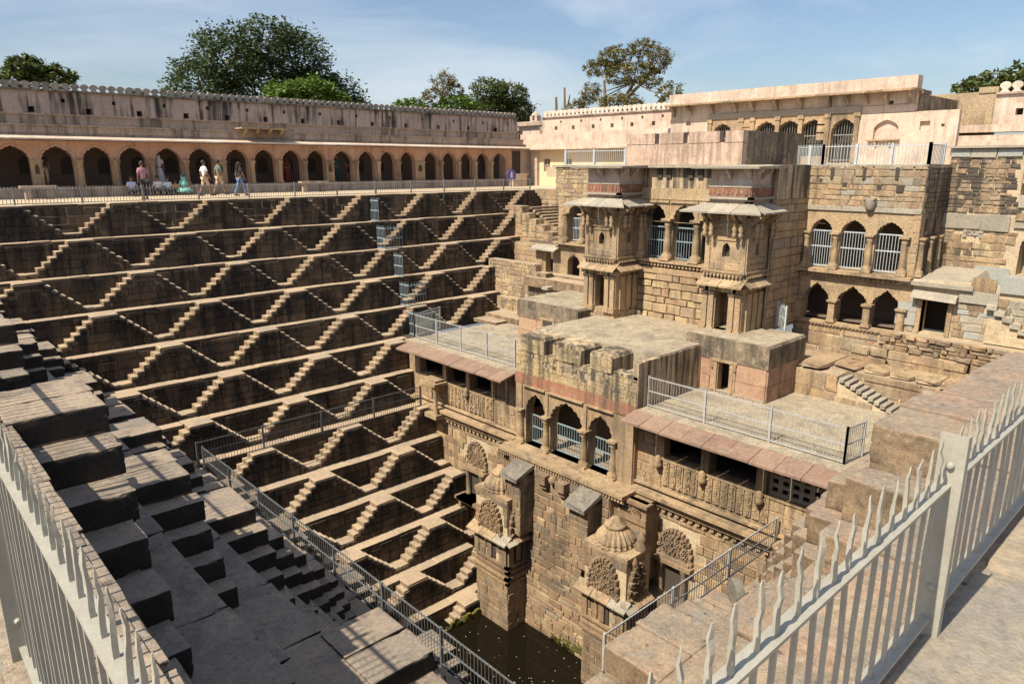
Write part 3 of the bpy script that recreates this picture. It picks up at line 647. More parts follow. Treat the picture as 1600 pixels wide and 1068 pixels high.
# corner porch at the left end
m = MB(); m.box(17.7, 18.5, 24.0, 25.3, -7.95, -7.82); m.box(17.85, 18.45, 24.15, 25.1, -7.82, -7.72); m.build('porch_slab', 'sandtrim', WL)
m = MB(); m.lathe((17.95, 24.3, -9.3), [(.13, 0), (.1, .3), (.1, 1.0), (.16, 1.35)], 10); m.box(17.8, 18.5, 24.1, 25.2, -9.5, -9.3); m.build('porch_column', 'sandtrim', WL)

# central arched pavilion
CP = thing('arched_pavilion', 'three arched central pavilion with notched parapet, red painted band and flat roof', 'pavilion', (18.3, 16.4, -13))
fc = Fr('-X', 18.3)
A3 = [arch(18.36, .52, -7.75, -7.02, -9.15, 7, .09), arch(16.76, .8, -7.75, -6.96, -9.15, 9, .08), arch(15.13, .54, -7.75, -7.02, -9.15, 7, .09)]
holes_core(CP, 'arcade', fc, 13.6, 19.45, -9.2, -6.72, A3, .45, 'sandtrim')
for a, b in ((17.72, 17.62), (15.9, 15.66)): pass
for u in (19.1, 17.72, 15.8, 14.45): column(CP, (18.24, u), -9.15, -7.72, .12)
for u, w in ((19.22, .16), (17.72, .07), (15.8, .07), (14.2, .3)):
    m = MB(); m.fbox(fc, u - w, u + w, 0, .06, -7.72, -6.74); m.build('pilaster', 'sandtrim', CP)
m = MB(); m.fbox(fc, 13.62, 14.42, -.2, .08, -9.15, -6.74); m.build('pier', 'sandtrim', CP)
for u0, u1 in ((17.8, 18.95), (15.9, 17.6), (14.5, 15.7)):
    m = MB(); m.fbox(fc, u0, u1, 0, .05, -6.86, -6.78); m.fbox(fc, u0, u1, 0, .12, -6.78, -6.72); m.build('string_course', 'sandtrim', CP)
m = MB(); m.fbox(fc, 13.6, 19.47, -.45, .03, -6.72, -6.3); m.build('painted_band', 'red', CP)
hol = [rect(16.55, 16.95, -5.86, -5.42), rect(17.62, 17.82, -5.85, -5.62), rect(15.72, 15.95, -5.88, -5.6), rect(18.55, 18.68, -5.6, -5.42), rect(17.3, 17.4, -5.6, -5.45), rect(16.2, 16.33, -5.75, -5.58), rect(15.35, 15.45, -5.7, -5.5), rect(14.75, 14.87, -5.55, -5.4)]
holes_core(CP, 'parapet_wall', fc, 13.62, 19.45, -6.3, -5.4, hol, .35, 'stained', -.02)
masonry(CP, 'stone', fc, 13.62, 19.45, -6.3, -5.4, .125, .26, 'stainedst', -.03, .035, hole_mask(*[(min(p[0] for p in h), max(p[0] for p in h), min(p[1] for p in h), max(p[1] for p in h)) for h in hol]), gap=.008)
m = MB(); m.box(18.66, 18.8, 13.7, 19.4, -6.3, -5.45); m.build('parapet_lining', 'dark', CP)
for i, (a, b) in enumerate(((17.93, 19.2), (16.08, 17.47), (14.66, 15.66))):
    m = MB(); m.prism(fc, [(a, -5.4), (b, -5.4), (b, -4.86), (b - .09, -4.75), (a + .09, -4.75), (a, -4.86)], .02, -1.15); m.build('merlon', 'stained', CP)
    masonry(CP, 'stone', fc, a + .02, b - .02, -5.4, -4.88, .13, .27, 'stainedst', .0, .03, gap=.008)
m = MB(); m.box(19.42, 24.6, 13.6, 19.45, -6.3, -4.76); m.box(18.34, 19.42, 13.6, 19.45, -6.3, -5.42); m.build('roof', 'roof', CP)
m = MB(); m.box(18.32, 19.5, 13.58, 13.78, -5.4, -4.82); m.box(18.32, 18.8, 13.6, 14.65, -5.42, -5.3); m.build('parapet', 'stained', CP)
m = MB(); m.box(18.3, 23.2, 13.56, 13.6, -6.4, -4.8); m.build('side_wall', 'stained', CP)
# interior seen through the arches
m = MB(); m.box(18.3, 20.6, 13.65, 19.4, -9.3, -9.15); m.build('arcade_floor', 'step', CP)
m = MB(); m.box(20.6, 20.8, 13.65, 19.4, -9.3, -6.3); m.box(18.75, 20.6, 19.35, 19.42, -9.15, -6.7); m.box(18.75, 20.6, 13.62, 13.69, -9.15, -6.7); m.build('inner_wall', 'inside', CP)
for a, b in ((17.86, 18.84), (16.02, 17.5), (14.62, 15.62)): grille(CP, fc, a, b, -9.12, -8.0, -.35)
# sill ledge and the wall down to the water
fl = Fr('-X', 17.45)
m = MB(); m.fbox(fl, 13.3, 19.5, -.85, .12, -9.27, -9.15); m.build('sill', 'sandtrim', CP)
dentils(CP, fl, 13.3, 19.5, -9.45, -9.28, .07, step=.13, name='carved_frieze')
m = MB(); m.box(17.48, 18.6, 13.9, 18.9, -19, -9.28); m.build('lower_wall', 'mortar', CP)
masonry(CP, 'stone', fl, 13.9, 18.9, -17.6, -9.46, .27, .5, ['brown', 'brown', 'brown', 'rubble'], -.02, .055, gap=.024, jit=.38)
m = MB()
for i in range(520):
    u = U(14.2, 16.5); z = -16.32 + abs(rng.gauss(0, .22)) * (1.3 - abs(u - 15.2) * .6); s = U(.012, .04)
    p = fl.p(u, .035, z); m.box(p.x - .02, p.x + .05, p.y - s, p.y + s, p.z - s, p.z + s)
m.build('moss', 'moss', CP, 'stuff')
for u in (16.9, 15.95):
    m = MB(); m.fbox(fl, u - .22, u + .22, -.1, .32, -9.85, -9.5); m.fbox(fl, u - .16, u + .16, -.1, .2, -10.05, -9.85); m.build('bracket_stone', 'brown', CP)
m = MB(); m.lathe(tuple(fl.p(16.45, .12, -9.8)), [(.03, 0), (.16, .1), (.18, .25), (.1, .36)], 8); m.build('carved_stone', 'brown', CP)
for u0, u1, dn in ((17.5, 18.5, 1), (14.2, 15.2, 1)):
    m = MB(); m.fbox(fl, u0 + .06, u1 - .1, -.1, .68, -12.1, -9.75); m.build('buttress', 'black', CP)
    masonry(CP, 'stone', fl, u0 + .06, u1 - .1, -12.1, -9.8, .27, .4, 'brown', .68, .04)
    m = MB(); o = fl.p
    m.hexa([o(u0, -.1, -9.5), o(u0, .95, -9.85), o(u1, .95, -9.85), o(u1, -.1, -9.5), o(u0 + .02, -.1, -9.32), o(u0, .98, -9.7), o(u1 - .04, .9, -9.68), o(u1, -.1, -9.34)]); m.build('roof_slab', 'darkslab', CP)
for u0, u1 in ((19.0, 19.9), (12.6, 13.9)):     # fluted carved piers beside the buttresses
    fp = Fr('-X', 17.75); m = MB(); m.fbox(fp, u0, u1, -.8, .0, -12.2, -9.3)
    for i in range(4): m.fbox(fp, u0 - .03, u1 + .03, 0, .06 + .05 * (i % 2), -10.1 - i * .5, -9.85 - i * .5)
    m.fbox(fp, u0 - .12, u1 + .12, -.2, .16, -9.42, -9.3); m.build('carved_pier', 'brown', CP)
    carving(CP, fp, (u0 + u1) / 2, -9.85, .4, .38, .07, 'carved_relief', 'brown', .09)
# roof terrace railings
fence_rail('silver railing along the left roof terrace above the red eave', [(18.85, 20.1, ZR), (18.85, 27.0, ZR), (20.8, 27.6, ZR)], ZR, 1.18, 'steelpale', (18.9, 23, ZR), .105, 1.75, group='roof terrace railings', r=.008, rails=(.06, .5, .94))
fence_rail('silver railing along the right roof terrace, turning a corner at its right end', [(18.85, 13.55, ZR), (18.85, 7.0, ZR), (19.75, 6.9, ZR)], ZR, 1.12, 'steelpale', (18.9, 10, ZR), .105, 2.15, group='roof terrace railings', r=.008, rails=(.06, .5, .92))

# ------------------------------------------------------------------ two shrine towers standing in the water
def tower(label, y0, y1, cr_):
    t = thing('shrine_tower', label, 'shrine tower', (17, (y0 + y1) / 2, -16.3), 'shrine towers beside the water')
    X0 = 16.5; X1 = 17.46; f = Fr('-X', X0); s_ = Fr('-Y', y0)
    m = MB(); m.box(X0 + .02, X1 + .3, y0 + .02, y1 - .02, -18.5, -10.72); m.build('core', 'mortar', t)
    m = MB(); m.box(X0 - .03, X1 + .3, y0 - .03, y1 + .03, -10.86, -10.7); m.build('top_slab', 'sandtrim', t)
    for fr, a, b in ((f, y0, y1), (s_, X0, X1)):
        masonry(t, 'stone', fr, a, b, -12.2, -10.86, .34, .62, 'brown', -.02, .04, hole_mask(((a + b) / 2 - .48, (a + b) / 2 + .48, -12.2, -11.2)))
        masonry(t, 'stone', fr, a, b, -18.0, -13.5, .27, .7, 'brown', -.02, .04)
        masonry(t, 'stone', fr, a, b, -13.5, -12.45, .3, .35, 'brown', -.02, .05, hole_mask(((a + b) / 2 - .26, (a + b) / 2 + .26, -13.4, -12.5)))
        carving(t, fr, (a + b) / 2, -12.22, min(.62, (b - a) * .4), 1.2, .13, mat='brown')
        for z, d, h in ((-13.55, .1, .1), (-13.8, .07, .08), (-14.05, .1, .1), (-14.3, .05, .08)):
            m = MB(); m.fbox(fr, a - d, b + d, -.1, d, z, z + h); m.build('moulding', 'brown', t)
        m = MB(); m.fbox(fr, (a + b) / 2 - .24, (a + b) / 2 + .24, -.2, .028, -13.4, -12.5); m.build('niche_back', 'dark', t)
        m = MB(); m.fbox(fr, (a + b) / 2 - .1, (a + b) / 2 + .14, 0, .1, -13.35, -12.65); m.lathe(tuple(fr.p((a + b) / 2 + .02, .08, -12.72)), [(.02, 0), (.09, .05), (.09, .14), (.02, .2)], 8); m.build('carved_figure', 'brown', t)
        for e in (a + .12, b - .12):
            m = MB(); m.fbox(fr, e - .12, e + .12, 0, .09, -13.5, -12.4); m.build('pilaster', 'brown', t)
            for i in range(4):
                pass
        n = 3; l = (b - a + .4) / n
        for i in range(n): 
            a2 = a - .2 + i * l; q = MB(); dr = U(-.05, .02); q.hexa([fr.p(a2 + .01, -.05, -12.36), fr.p(a2 + .01, .34 + dr, -12.5), fr.p(a2 + l - .01, .34 + dr, -12.5), fr.p(a2 + l - .01, -.05, -12.36), fr.p(a2 + .01, -.05, -12.2), fr.p(a2 + .01, .36 + dr, -12.43), fr.p(a2 + l - .01, .36 + dr, -12.43), fr.p(a2 + l - .01, -.05, -12.2)]); q.build('eave_slab', 'greyslab' if i == 0 else 'sandtrim', t)
    c = ((X0 + X1) / 2 + .12, (y0 + y1) / 2 + .1, -10.72)
    d = MB(); d.lathe(c, [(.62, 0), (.66, .06), (.62, .14), (.64, .2), (.6, .3), (.52, .42), (.4, .55), (.36, .6)], 80, .06, 20, 0, False); d.build('ribbed_dome', 'sandtrim', t)
    d = MB(); d.lathe(c, [(.3, .58), (.38, .64), (.36, .72), (.22, .78), (.2, .84), (.12, .95), (.02, .98)], 20); d.build('finial', 'sandtrim', t)
    m = MB(); m.lathe((X0 + .35, y0 - .02, -11.0), [(.02, -.3), (.12, -.2), (.1, 0), (.14, .1), (.05, .25)], 8); m.lathe((X1 - .1, y0 + .1, -10.7), [(.2, 0), (.22, .15), (.14, .35), (.18, .42), (.05, .6)], 9, .1, 3); m.build('broken_figure', 'brown', t)
    return t
tower('square carved shrine tower with a ribbed dome, the left one by the zigzag steps', 18.0, 19.85, 0)
tower('square carved shrine tower with a ribbed dome, the right one behind the sloping railing', 12.35, 14.15, 0)

# floating petals and specks
m = MB()
for i in range(70):
    x, y = U(13.4, 17.2), U(13.6, 19.4); s = U(.006, .015); m.box(x - s, x + s, y - s, y + s, -16.3, -16.292)
tagged(m.build('floating_debris', 'debris'), 'tiny pale specks floating on the dark well water', 'debris', kind='stuff')

# ------------------------------------------------------------------ roof kiosks and the plinths behind the terraces
def kiosk(label, y0, y1, x0, x1, zt, door):
    t = thing('roof_kiosk', label, 'kiosk', (x0, (y0 + y1) / 2, ZR)); f = Fr('-X', x0); s_ = Fr('-Y', y0)
    m = MB(); m.box(x0 + .02, x1, y0 + .02, y1 - .02, ZR - .2, zt - .75) if not door else None
    zb = zt - .78
    if door: holes_core(t, 'wall', f, y0, y1, ZR - .15, zb + .05, [arch(door[0], door[1], -5.45, -5.2, -6.36, 5, .1)], .3, 'pinkstone')
    m = MB()
    if door: m.box(x0 + .3, x1, y0 + .02, y0 + .3, ZR - .2, zb); m.box(x0 + .3, x1, y1 - .3, y1 - .02, ZR - .2, zb); m.box(x0 + .9, x0 + 1.1, y0, y1, ZR - .2, zb)
    else: m.box(x0 + .02, x1, y0 + .02, y1 - .02, ZR - .2, zb)
    m.build('side_wall', 'dark' if door else 'pinkstone', t)
    # big facing slabs with open joints
    for fr, a, b in ((f, y0, y1), (s_, x0, x1)):
        cuts = [a, a + (b - a) * .36, a + (b - a) * .68, b]
        for i in range(3):
            for j, (z0, z1) in enumerate(((ZR - .05, (ZR + zb) / 2 - .05), ((ZR + zb) / 2 - .03, zb))):
                u0, u1 = cuts[i] + .012, cuts[i + 1] - .012
                if fr is f and door:
                    if u0 < door[0] + door[1] + .15 and u1 > door[0] - door[1] - .15:
                        if u0 < door[0] - door[1] - .2: u1 = door[0] - door[1] - .15
                        elif u1 > door[0] + door[1] + .2: u0 = door[0] + door[1] + .15
                        else: continue
                        if u1 - u0 < .08: continue
                q = MB(); q.fbox(fr, u0, u1, -.05, .03 + U(0, .02), z0, z1); q.build('facing_slab', 'pinkstone', t)
    if door:
        for s in (-1, 1):
            m = MB(); u = door[0] + s * (door[1] + .09); m.fbox(f, u - .07, u + .07, -.1, .07, ZR, zb + .02); m.build('door_jamb', 'sandtrim', t)
        m = MB(); m.fbox(f, door[0] - door[1] - .3, door[0] + door[1] + .3, -.1, .1, zb - .06, zb + .04)
        for s in (-1, 1): m.lathe(tuple(f.p(door[0] + s * (door[1] + .22), .05, zb - .35)), [(.02, 0), (.07, .08), (.05, .2), (.08, .3)], 6)
        m.build('door_lintel', 'sandtrim', t)
        dentils(t, f, y0, y1, ZR, ZR + .09, .07, 'greyslab', .12)
    m = MB(); m.prism(f, [(y0 - .06, zb), (y1 + .06, zb), (y1 + .06, zt - .06), (y1, zt), (y0, zt), (y0 - .06, zt - .06)], .06, -(x1 - x0)); m.build('plaster_band', 'black', t)
    m = MB(); m.box(x0 + .05, x1, y0 + .02, y1 - .02, zt - .05, zt + .02); m.build('roof', 'roof', t)
    return t
kiosk('pink sandstone roof kiosk with a small dark arched door', 11.0, 14.15, 22.0, 24.6, -4.42, (12.62, .23))
KL = kiosk('low roof kiosk with a black weathered band, half hidden behind the central roof', 19.85, 23.5, 22.3, 26.0, -4.5, None)
m = MB(); fk = Fr('-X', 22.3); m.fbox(fk, 21.3, 21.85, -.1, .05, -5.75, -5.25); m.build('window', 'dark', KL)
m = MB()
for u in (21.22, 21.93): m.fbox(fk, u - .06, u + .06, -.1, .09, -5.8, -5.2)
m.fbox(fk, 21.15, 22.0, -.1, .1, -5.22, -5.12); m.build('window_frame', 'sandtrim', KL)

def plinth(label, parts, loc, mat='rubble', name='terraced_wall', ch=.27, ln=.5, core='mortar'):
    t = thing(name, label, 'rubble wall', loc)
    for (X0, X1, y0, y1, z0, z1) in parts:
        m = MB(); m.box(X0 + .02, X1, y0 + .02, y1, z0, z1 - .03); m.build('wall', core, t)
        masonry(t, 'stone', Fr('-X', X0), y0, y1, z0, z1, ch, ln, mat, -.02, .05, kind='rub', jit=.35)
        masonry(t, 'stone', Fr('-Y', y0), X0, X1, z0, z1, ch, ln, mat, -.02, .05, kind='rub', jit=.35)
        m = MB(); m.box(X0 - .01, X1, y0, y1, z1 - .05, z1 + .01); m.build('wall_top', 'step', t)
    return t
PL = plinth('stepped sandstone wall with a narrow stair at the far end of the zigzag steps', [(29.4, 30.0, 30.75, 31.9, -4.2, -.85), (29.4, 30.0, 30.15, 30.75, -4.2, -1.25), (29.4, 30.0, 29.55, 30.15, -4.2, -1.55), (29.4, 30.0, 28.95, 29.55, -4.2, -1.85), (29.4, 30.0, 28.2, 28.95, -4.2, -2.2), (29.4, 33.4, 25.5, 28.8, -4.4, -2.45), (32.7, 33.6, 24.5, 33.2, -4, .02)], (30, 29, -3), 'sand', ch=.3, ln=.6)
for i in range(9):      # stair treads falling towards the arch
    y = 30.9 - i * .3; z = -.98 - i * .15
    piece(PL, 'step', 'step', 'box', Vector((31.4, y, z)), Vector((1, 0, 0)), Vector((0, -1, 0)), 2.5, .24, .13)
m = MB(); m.box(30, 32.7, 28.2, 31.2, -4, -2.4); m.build('stair_base', 'mortar', PL)
for u in (31.9, 31.0):
    m = MB(); fz = Fr('-X', 32.68); m.prism(fz, arch(u, .17, -.95, -.72, -1.25), .03, -.1); m.build('wall_niche', 'inside', PL)
PB = plinth('streaky rubble parapet wall climbing in ragged steps beside the roof kiosk', [(25.9, 26.4, 26.1, 29.75, -6.5, -3.52), (25.9, 26.4, 25.3, 26.1, -6.5, -3.9), (25.9, 26.4, 24.5, 25.3, -6.5, -4.4), (26.4, 29.4, 25.6, 29.7, -6.5, -4.1), (25.6, 26.0, 26.6, 28.9, -6.6, -5.45)], (26, 28, -5), ['rubble', 'stainedst'], ch=.2, ln=.36)
for i in range(5):
    piece(PB, 'step', 'greyslab', 'box', Vector((25.7, 24.9 - i * .28, -4.5 - i * .28)), Vector((1, 0, 0)), Vector((0, -1, 0)), 1.0, .4, .14)
m = MB(); m.box(24.2, 25.9, 25.6, 28.8, -6.5, -6.1); m.box(23.4, 24.4, 26.4, 28.6, -6.45, -6.28); m.build('terrace_steps', 'step', PB)

# ------------------------------------------------------------------ upper palace block with two oriel towers
UPB = thing('upper_palace', 'tall ruined palace block with twin oriel towers and arched openings', 'palace', (24.6, 16.4, -4.5))
fu = Fr('-X', 24.6)
UA = [arch(17.72, .5, -.62, -.02, -2.28, 7, .09), arch(16.35, .52, -.62, -.02, -2.28, 7, .09), arch(14.98, .5, -.62, -.02, -2.28, 7, .09)]
UH = [rect(15.55, 15.8, .95, 1.55), rect(17.05, 17.3, .95, 1.55)]
holes_core(UPB, 'wall', fu, 12.62, 20.4, -2.4, 1.5, UA, .45, 'stained')
m = MB(); m.fbox(fu, 12.62, 20.4, -.3, .06, .15, .6); m.build('stone_beam', 'sandtrim', UPB)
for a, b in ((17.05, 18.4), (15.7, 17.0), (14.3, 15.66)):
    m = MB(); m.fbox(fu, a, b, 0, .1, .02, .12); m.build('string_course', 'sandtrim', UPB)
    m = MB().archwall(fu, a, b, -.75, .02, [arch((a + b) / 2, .5, -.62, -.02, -.74, 7, .09)], .1, 0, .03); m.build('arch_panel', 'sandtrim', UPB)
for u in (17.03, 15.67, 18.38): column(UPB, (24.52, u), -2.28, -.6, .14)
for a, b in ((17.25, 18.2), (15.85, 16.85), (14.5, 15.45)): grille(UPB, fu, a, b, -2.25, -.95, -.3)
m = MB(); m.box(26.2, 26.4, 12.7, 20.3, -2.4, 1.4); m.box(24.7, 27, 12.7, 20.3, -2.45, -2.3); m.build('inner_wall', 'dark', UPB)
m = MB(); m.box(24.5, 27.1, 12.58, 12.62, -4.6, 1.5); m.build('side_wall', 'sandcore', UPB)
masonry(UPB, 'stone', Fr('-Y', 12.58), 24.6, 27.1, -4.5, .3, .34, .7, 'sand', 0, .05, gap=.025)
m = MB(); m.fbox(Fr('-Y', 12.58), 24.6, 27.1, 0, .05, .3, 1.5); m.build('plaster_face', 'stained', UPB)
m = MB(); m.box(24.3, 27.1, 12.62, 20.4, 1.4, 1.52); m.build('roof', 'roof', UPB)
# wall below the arcade floor
m = MB(); m.box(24.62, 25.2, 12.62, 20.4, -6.5, -2.4); m.build('lower_wall', 'black', UPB)
masonry(UPB, 'stone', fu, 14.1, 18.7, -4.8, -2.75, .34, .55, ['sand', 'sandtrim', 'stainedst'], -.02, .12, gap=.035, jit=.35)
m = MB(); m.fbox(fu, 14.2, 18.6, 0, .16, -2.86, -2.62); m.build('stone_beam', 'sandtrim', UPB)
dentils(UPB, fu, 14.2, 18.6, -2.58, -2.4, .22); m = MB(); m.fbox(fu, 14.2, 18.6, -.2, .28, -2.4, -2.3); m.build('floor_ledge', 'sandtrim', UPB)
# top parapet block
PH = [rect(14.75, 15.0, 2.3, 2.72), rect(16.35, 16.6, 2.3, 2.72), rect(17.7, 17.95, 2.3, 2.72)]
cren = [(14.0, 14.72), (14.97, 16.32), (16.57, 17.67), (17.92, 19.35)]
m = MB(); m.box(24.55, 24.85, 14.0, 19.35, 1.45, 2.32)
for a, b in cren: m.box(24.55, 24.85, a, b, 2.3, 2.74)
m.build('parapet', 'pinkstain', UPB)
m = MB(); m.box(24.85, 29.2, 13.98, 14.22, 1.45, 2.74); m.build('parapet_side', 'black', UPB)
m = MB()
for u in (17.15, 15.7): m.fbox(fu, u - .12, u + .12, -.1, .075, 1.0, 1.48); m.fbox(fu, u + .32, u + .56, -.1, .075, 1.0, 1.48)
m.build('drain_hole', 'dark', UPB)
def oriel(y0, y1):
    t = UPB; X = 23.1; f = Fr('-X', X); s_ = Fr('-Y', y0); c = (y0 + y1) / 2; w = y1 - y0
    # base storey
    b = MB().archwall(f, y0, y1, -6.4, -2.7, [rect(c - .27, c + .27, -4.4, -3.0)], .35).build('oriel_base', 'sandtrim', t)
    m = MB(); m.box(X + .35, 24.62, y0, y0 + .3, -6.4, -2.7); m.box(X + .35, 24.62, y1 - .3, y1, -6.4, -2.7); m.box(X + 1.0, X + 1.1, y0, y1, -6.4, -2.7); sub(m.build('side_wall', 'sandtrim', None), b)
    for u in (y0 + .13, c - .42, c + .42, y1 - .13):
        m = MB(); m.fbox(f, u - .11, u + .11, -.1, .1, -4.35, -3.1); m.fbox(f, u - .16, u + .16, -.1, .15, -4.55, -4.35); m.fbox(f, u - .14, u + .14, -.1, .13, -3.1, -3.0); m.fbox(f, u - .2, u + .2, -.1, .17, -2.95, -2.78); sub(m.build('pilaster', 'sandtrim', None), b)
    for fr, a, e in ((f, y0, y1), (s_, X, 24.6)):
        eave(t, fr, a - .12, e + .12, -.05, -2.45, .38, -2.72, 'sandtrim', .5, .06, 'lower_eave')
        dentils(t, fr, a, e, -2.45, -2.28, .16, step=.15)
        m = MB(); m.fbox(fr, a - .05, e + .05, -.1, .12, -2.28, -2.2); m.build('moulding', 'sandtrim', t)
    for i in range(3):
        m = MB(); m.fbox(s_, X + .25 + i * .42, X + .55 + i * .42, -.1, .06, -4.4, -3.0); m.build('side_panel', 'sandtrim', t)
    # closed storey
    win = arch(c - .02, .15, -1.45, -1.2, -1.72, 3, .05); sw = arch(X + .78, .12, -1.35, -1.15, -1.65, 3, .05)
    holes_core(t, 'oriel_wall', f, y0, y1, -2.3, .25, [win], .2, 'sandtrim'); holes_core(t, 'oriel_side', s_, X, 24.6, -2.3, .25, [sw], .2, 'sandtrim')
    m = MB(); m.box(X + .22, X + .3, y0 + .2, y1 - .1, -2.2, 0); m.box(X + .2, 24.5, y0 + .22, y0 + .3, -2.2, 0); m.build('inner_wall', 'dark', t)
    for fr, a, e in ((f, y0, y1), (s_, X, 24.6)):
        for u in (a + .1, e - .1):
            m = MB(); m.fbox(fr, u - .1, u + .1, 0, .05, -2.2, -.3); m.build('pilaster', 'sandtrim', t)
        m = MB(); m.fbox(fr, a + .3, e - .3, 0, .035, -.62, -.55); m.fbox(fr, a + .3, e - .3, 0, .035, -1.12, -1.07); m.build('string_course', 'sandtrim', t)
        for u in (a + .1, a + .35, e - .35, e - .1):      # hanging carved brackets under the wide eave
            m = MB(); bracket(m, fr, u, -.1, .55, .6, .12); p = fr.p(u, .3, -.72); m.lathe(tuple(p), [(.01, -.3), (.06, -.24), (.09, -.14), (.05, -.06), (.1, .04), (.06, .14), (.09, .24)], 8); m.build('hanging_bracket', 'sandtrim', t)
    masonry(t, 'stone', f, y0 + .2, y1 - .2, -2.2, -.1, .3, .55, 'sand', 0, .035, hole_mask((c - .25, c + .2, -1.75, -1.15)), gap=.022)
    masonry(t, 'stone', s_, X + .2, 24.5, -2.2, -.1, .3, .6, 'sand', 0, .035, hole_mask((X + .6, X + .95, -1.7, -1.1)), gap=.022)
    masonry(t, 'stone', f, y0, y1, -6.4, -4.55, .3, .5, 'sand', 0, .04); masonry(t, 'stone', s_, X, 24.6, -6.4, -4.5, .3, .5, 'sand', 0, .04)
    eave(t, f, y0 - .12, y1 + .12, -.05, .2, .68, -.08, 'greyslab', .42, .06, 'wide_eave', .68); eave(t, s_, X - .12, 24.55, -.05, .2, .68, -.08, 'greyslab', .6, .06, 'wide_eave', .0)
    # upper box
    m = MB(); m.box(X + .02, 24.6, y0 + .02, y1 - .02, .2, 1.38); m.build('upper_box', 'pinkpale', t)
    for fr, a, e in ((f, y0, y1), (s_, X, 24.6)):
        m = MB(); m.fbox(fr, a, e, -.05, .03, .42, .74); m.build('painted_band', 'red', t)
        n = int((e - a) / .18); m = MB()
        for i in range(n): u = a + .1 + i * .18; m.fbox(fr, u, u + .09, 0, .055, .5 + .03 * (i % 2), .68)
        m.build('scroll_relief', 'red', t)
        m = MB(); m.fbox(fr, a - .12, e + .12, -.05, .12, .33, .41); m.fbox(fr, a - .03, e + .03, -.05, .05, .74, .79); m.build('moulding', 'greyslab', t)
        m = MB(); bracket(m, fr, (a + e) / 2, 1.36, .35, .35, .1); bracket(m, fr, a + .06, 1.36, .4, .35, .08); m.build('bracket', 'pinkpale', t)
    m = MB(); m.hexa([(X - .5, y0 - .5, 1.38), (24.6, y0 - .45, 1.38), (24.6, y1 + .45, 1.38), (X - .5, y1 + .5, 1.38), (X - .52, y0 - .52, 1.46), (24.6, y0 - .48, 1.5), (24.6, y1 + .48, 1.5), (X - .52, y1 + .52, 1.46)]); m.build('roof_slab', 'greyslab', t)
oriel(18.5, 20.2); oriel(12.72, 14.35)

# ------------------------------------------------------------------ side wings of the palace
def side_wing(label, u0, u1, ups, lows, zl, rub):
    t = thing('palace_wing', label, 'palace wing', (27.1, (u0 + u1) / 2, -4.3)); f = Fr('-X', 27.1)
    holes_core(t, 'upper_wall', f, u0, u1, -2.35, -.12, [arch(c, w, -.97, -.44, -2.3, 11, .07) for c, w in ups], .4, 'sandtrim')
    hm_ = hole_mask(*[(c - w - .1, c + w + .1, -2.3, -.3) for c, w in ups]); hl_ = hole_mask(*[(c - w - .1, c + w + .1, zl, -2.85) for c, w in lows])
    masonry(t, 'stone', f, u0, u1, -2.3, -.14, .36, .5, 'sandtrim', 0, .022, hm_, gap=.016); masonry(t, 'stone', f, u0, u1, zl, -2.66, .3, .5, 'sandtrim', 0, .022, hl_, gap=.016)
    m = MB(); m.box(27.1, 27.6, u0, u1, -.12, 1.45); m.build('rubble_core', 'sandcore', t)
    masonry(t, 'stone', f, u0, u1, .02, 1.45, .2, .34, rub, -.01, .05, kind='rub', jit=.4)
    for i in range(3):
        u = u0 + (u1 - u0) * i / 3; piece(t, 'beam_stone', 'greyslab', 'box', f.p(u + (u1 - u0) / 6, -.1, -.05), f.u, f.n, (u1 - u0) / 3 - .02, .16, .17)
    holes_core(t, 'lower_wall', f, u0, u1, zl - .02, -2.62, [arch(c, w, -3.5, -2.86, zl, 11, .07, point=.35) for c, w in lows], .45, 'sandtrim')
    m = MB(); m.fbox(f, u0, u1, -.4, .06, -2.66, -2.35); m.build('stone_beam', 'sandtrim', t)
    dentils(t, f, u0, u1, -2.62, -2.44, .16); m = MB(); m.fbox(f, u0, u1, -1.5, .3, -2.44, -2.32); m.build('floor_ledge', 'sandtrim', t)
    m = MB(); m.box(28.9, 29.1, u0, u1 + 2.4, -4.4, 1.4); m.box(27.2, 29.0, u0, u1, zl - .1, zl); m.build('inner_wall', 'inside', t)
    m = MB(); m.box(27.1, 29.6, u0, u1, 1.4, 1.52); m.build('roof', 'roof', t)
    return t, f
WR2, f2 = side_wing('right palace wing with three grilled arches over three lower arches', 8.5, 12.6, [(11.9, .42), (10.72, .47), (9.45, .48)], [(11.85, .5), (10.5, .56), (9.3, .5)], -4.3, ['rubble', 'rubble', 'rubble', 'rubble', 'rubble', 'rubble', 'greyslab'])
for u in (12.4, 11.31, 10.08, 8.9): column(WR2, (27.04, u), -2.3, -.93, .105)
for c, w in ((11.9, .42), (10.72, .47), (9.45, .48)): grille(WR2, f2, c - w, c + w, -2.25, -.88, -.15, 'paintw', 9)
for u in (12.45, 11.15, 9.87, 8.7): column(WR2, (27.02, u), -4.3, -3.45, .12, sq=True)
m = MB(); m.box(27.5, 29.6, 8.52, 8.8, -4.4, 1.45); m.build('side_wall', 'black', WR2)
masonry(WR2, 'stone', Fr('-Y', 8.5), 27.1, 29.5, -.1, 1.45, .18, .3, 'stainrub', 0, .04, kind='rub')
fs_ = Fr('-Y', 8.5)
for x in (27.75, 28.65):
    m = MB(); m.prism(fs_, arch(x, .28, -1.1, -.7, -2.2, 5, .1), .03, -.02); m.build('wall_niche', 'dark', WR2)
    m = MB(); m.prism(fs_, arch(x, .12, -.55, -.3, -.85), .045, 0); m.build('small_niche', 'inside', WR2)
for u in (27.3, 28.2, 29.1): column(WR2, (u, 8.44), -2.3, -.95, .09)
m = MB(); m.box(27.1, 29.6, 8.5, 12.6, -2.5, -2.4); m.build('mid_floor', 'sandtrim', WR2)
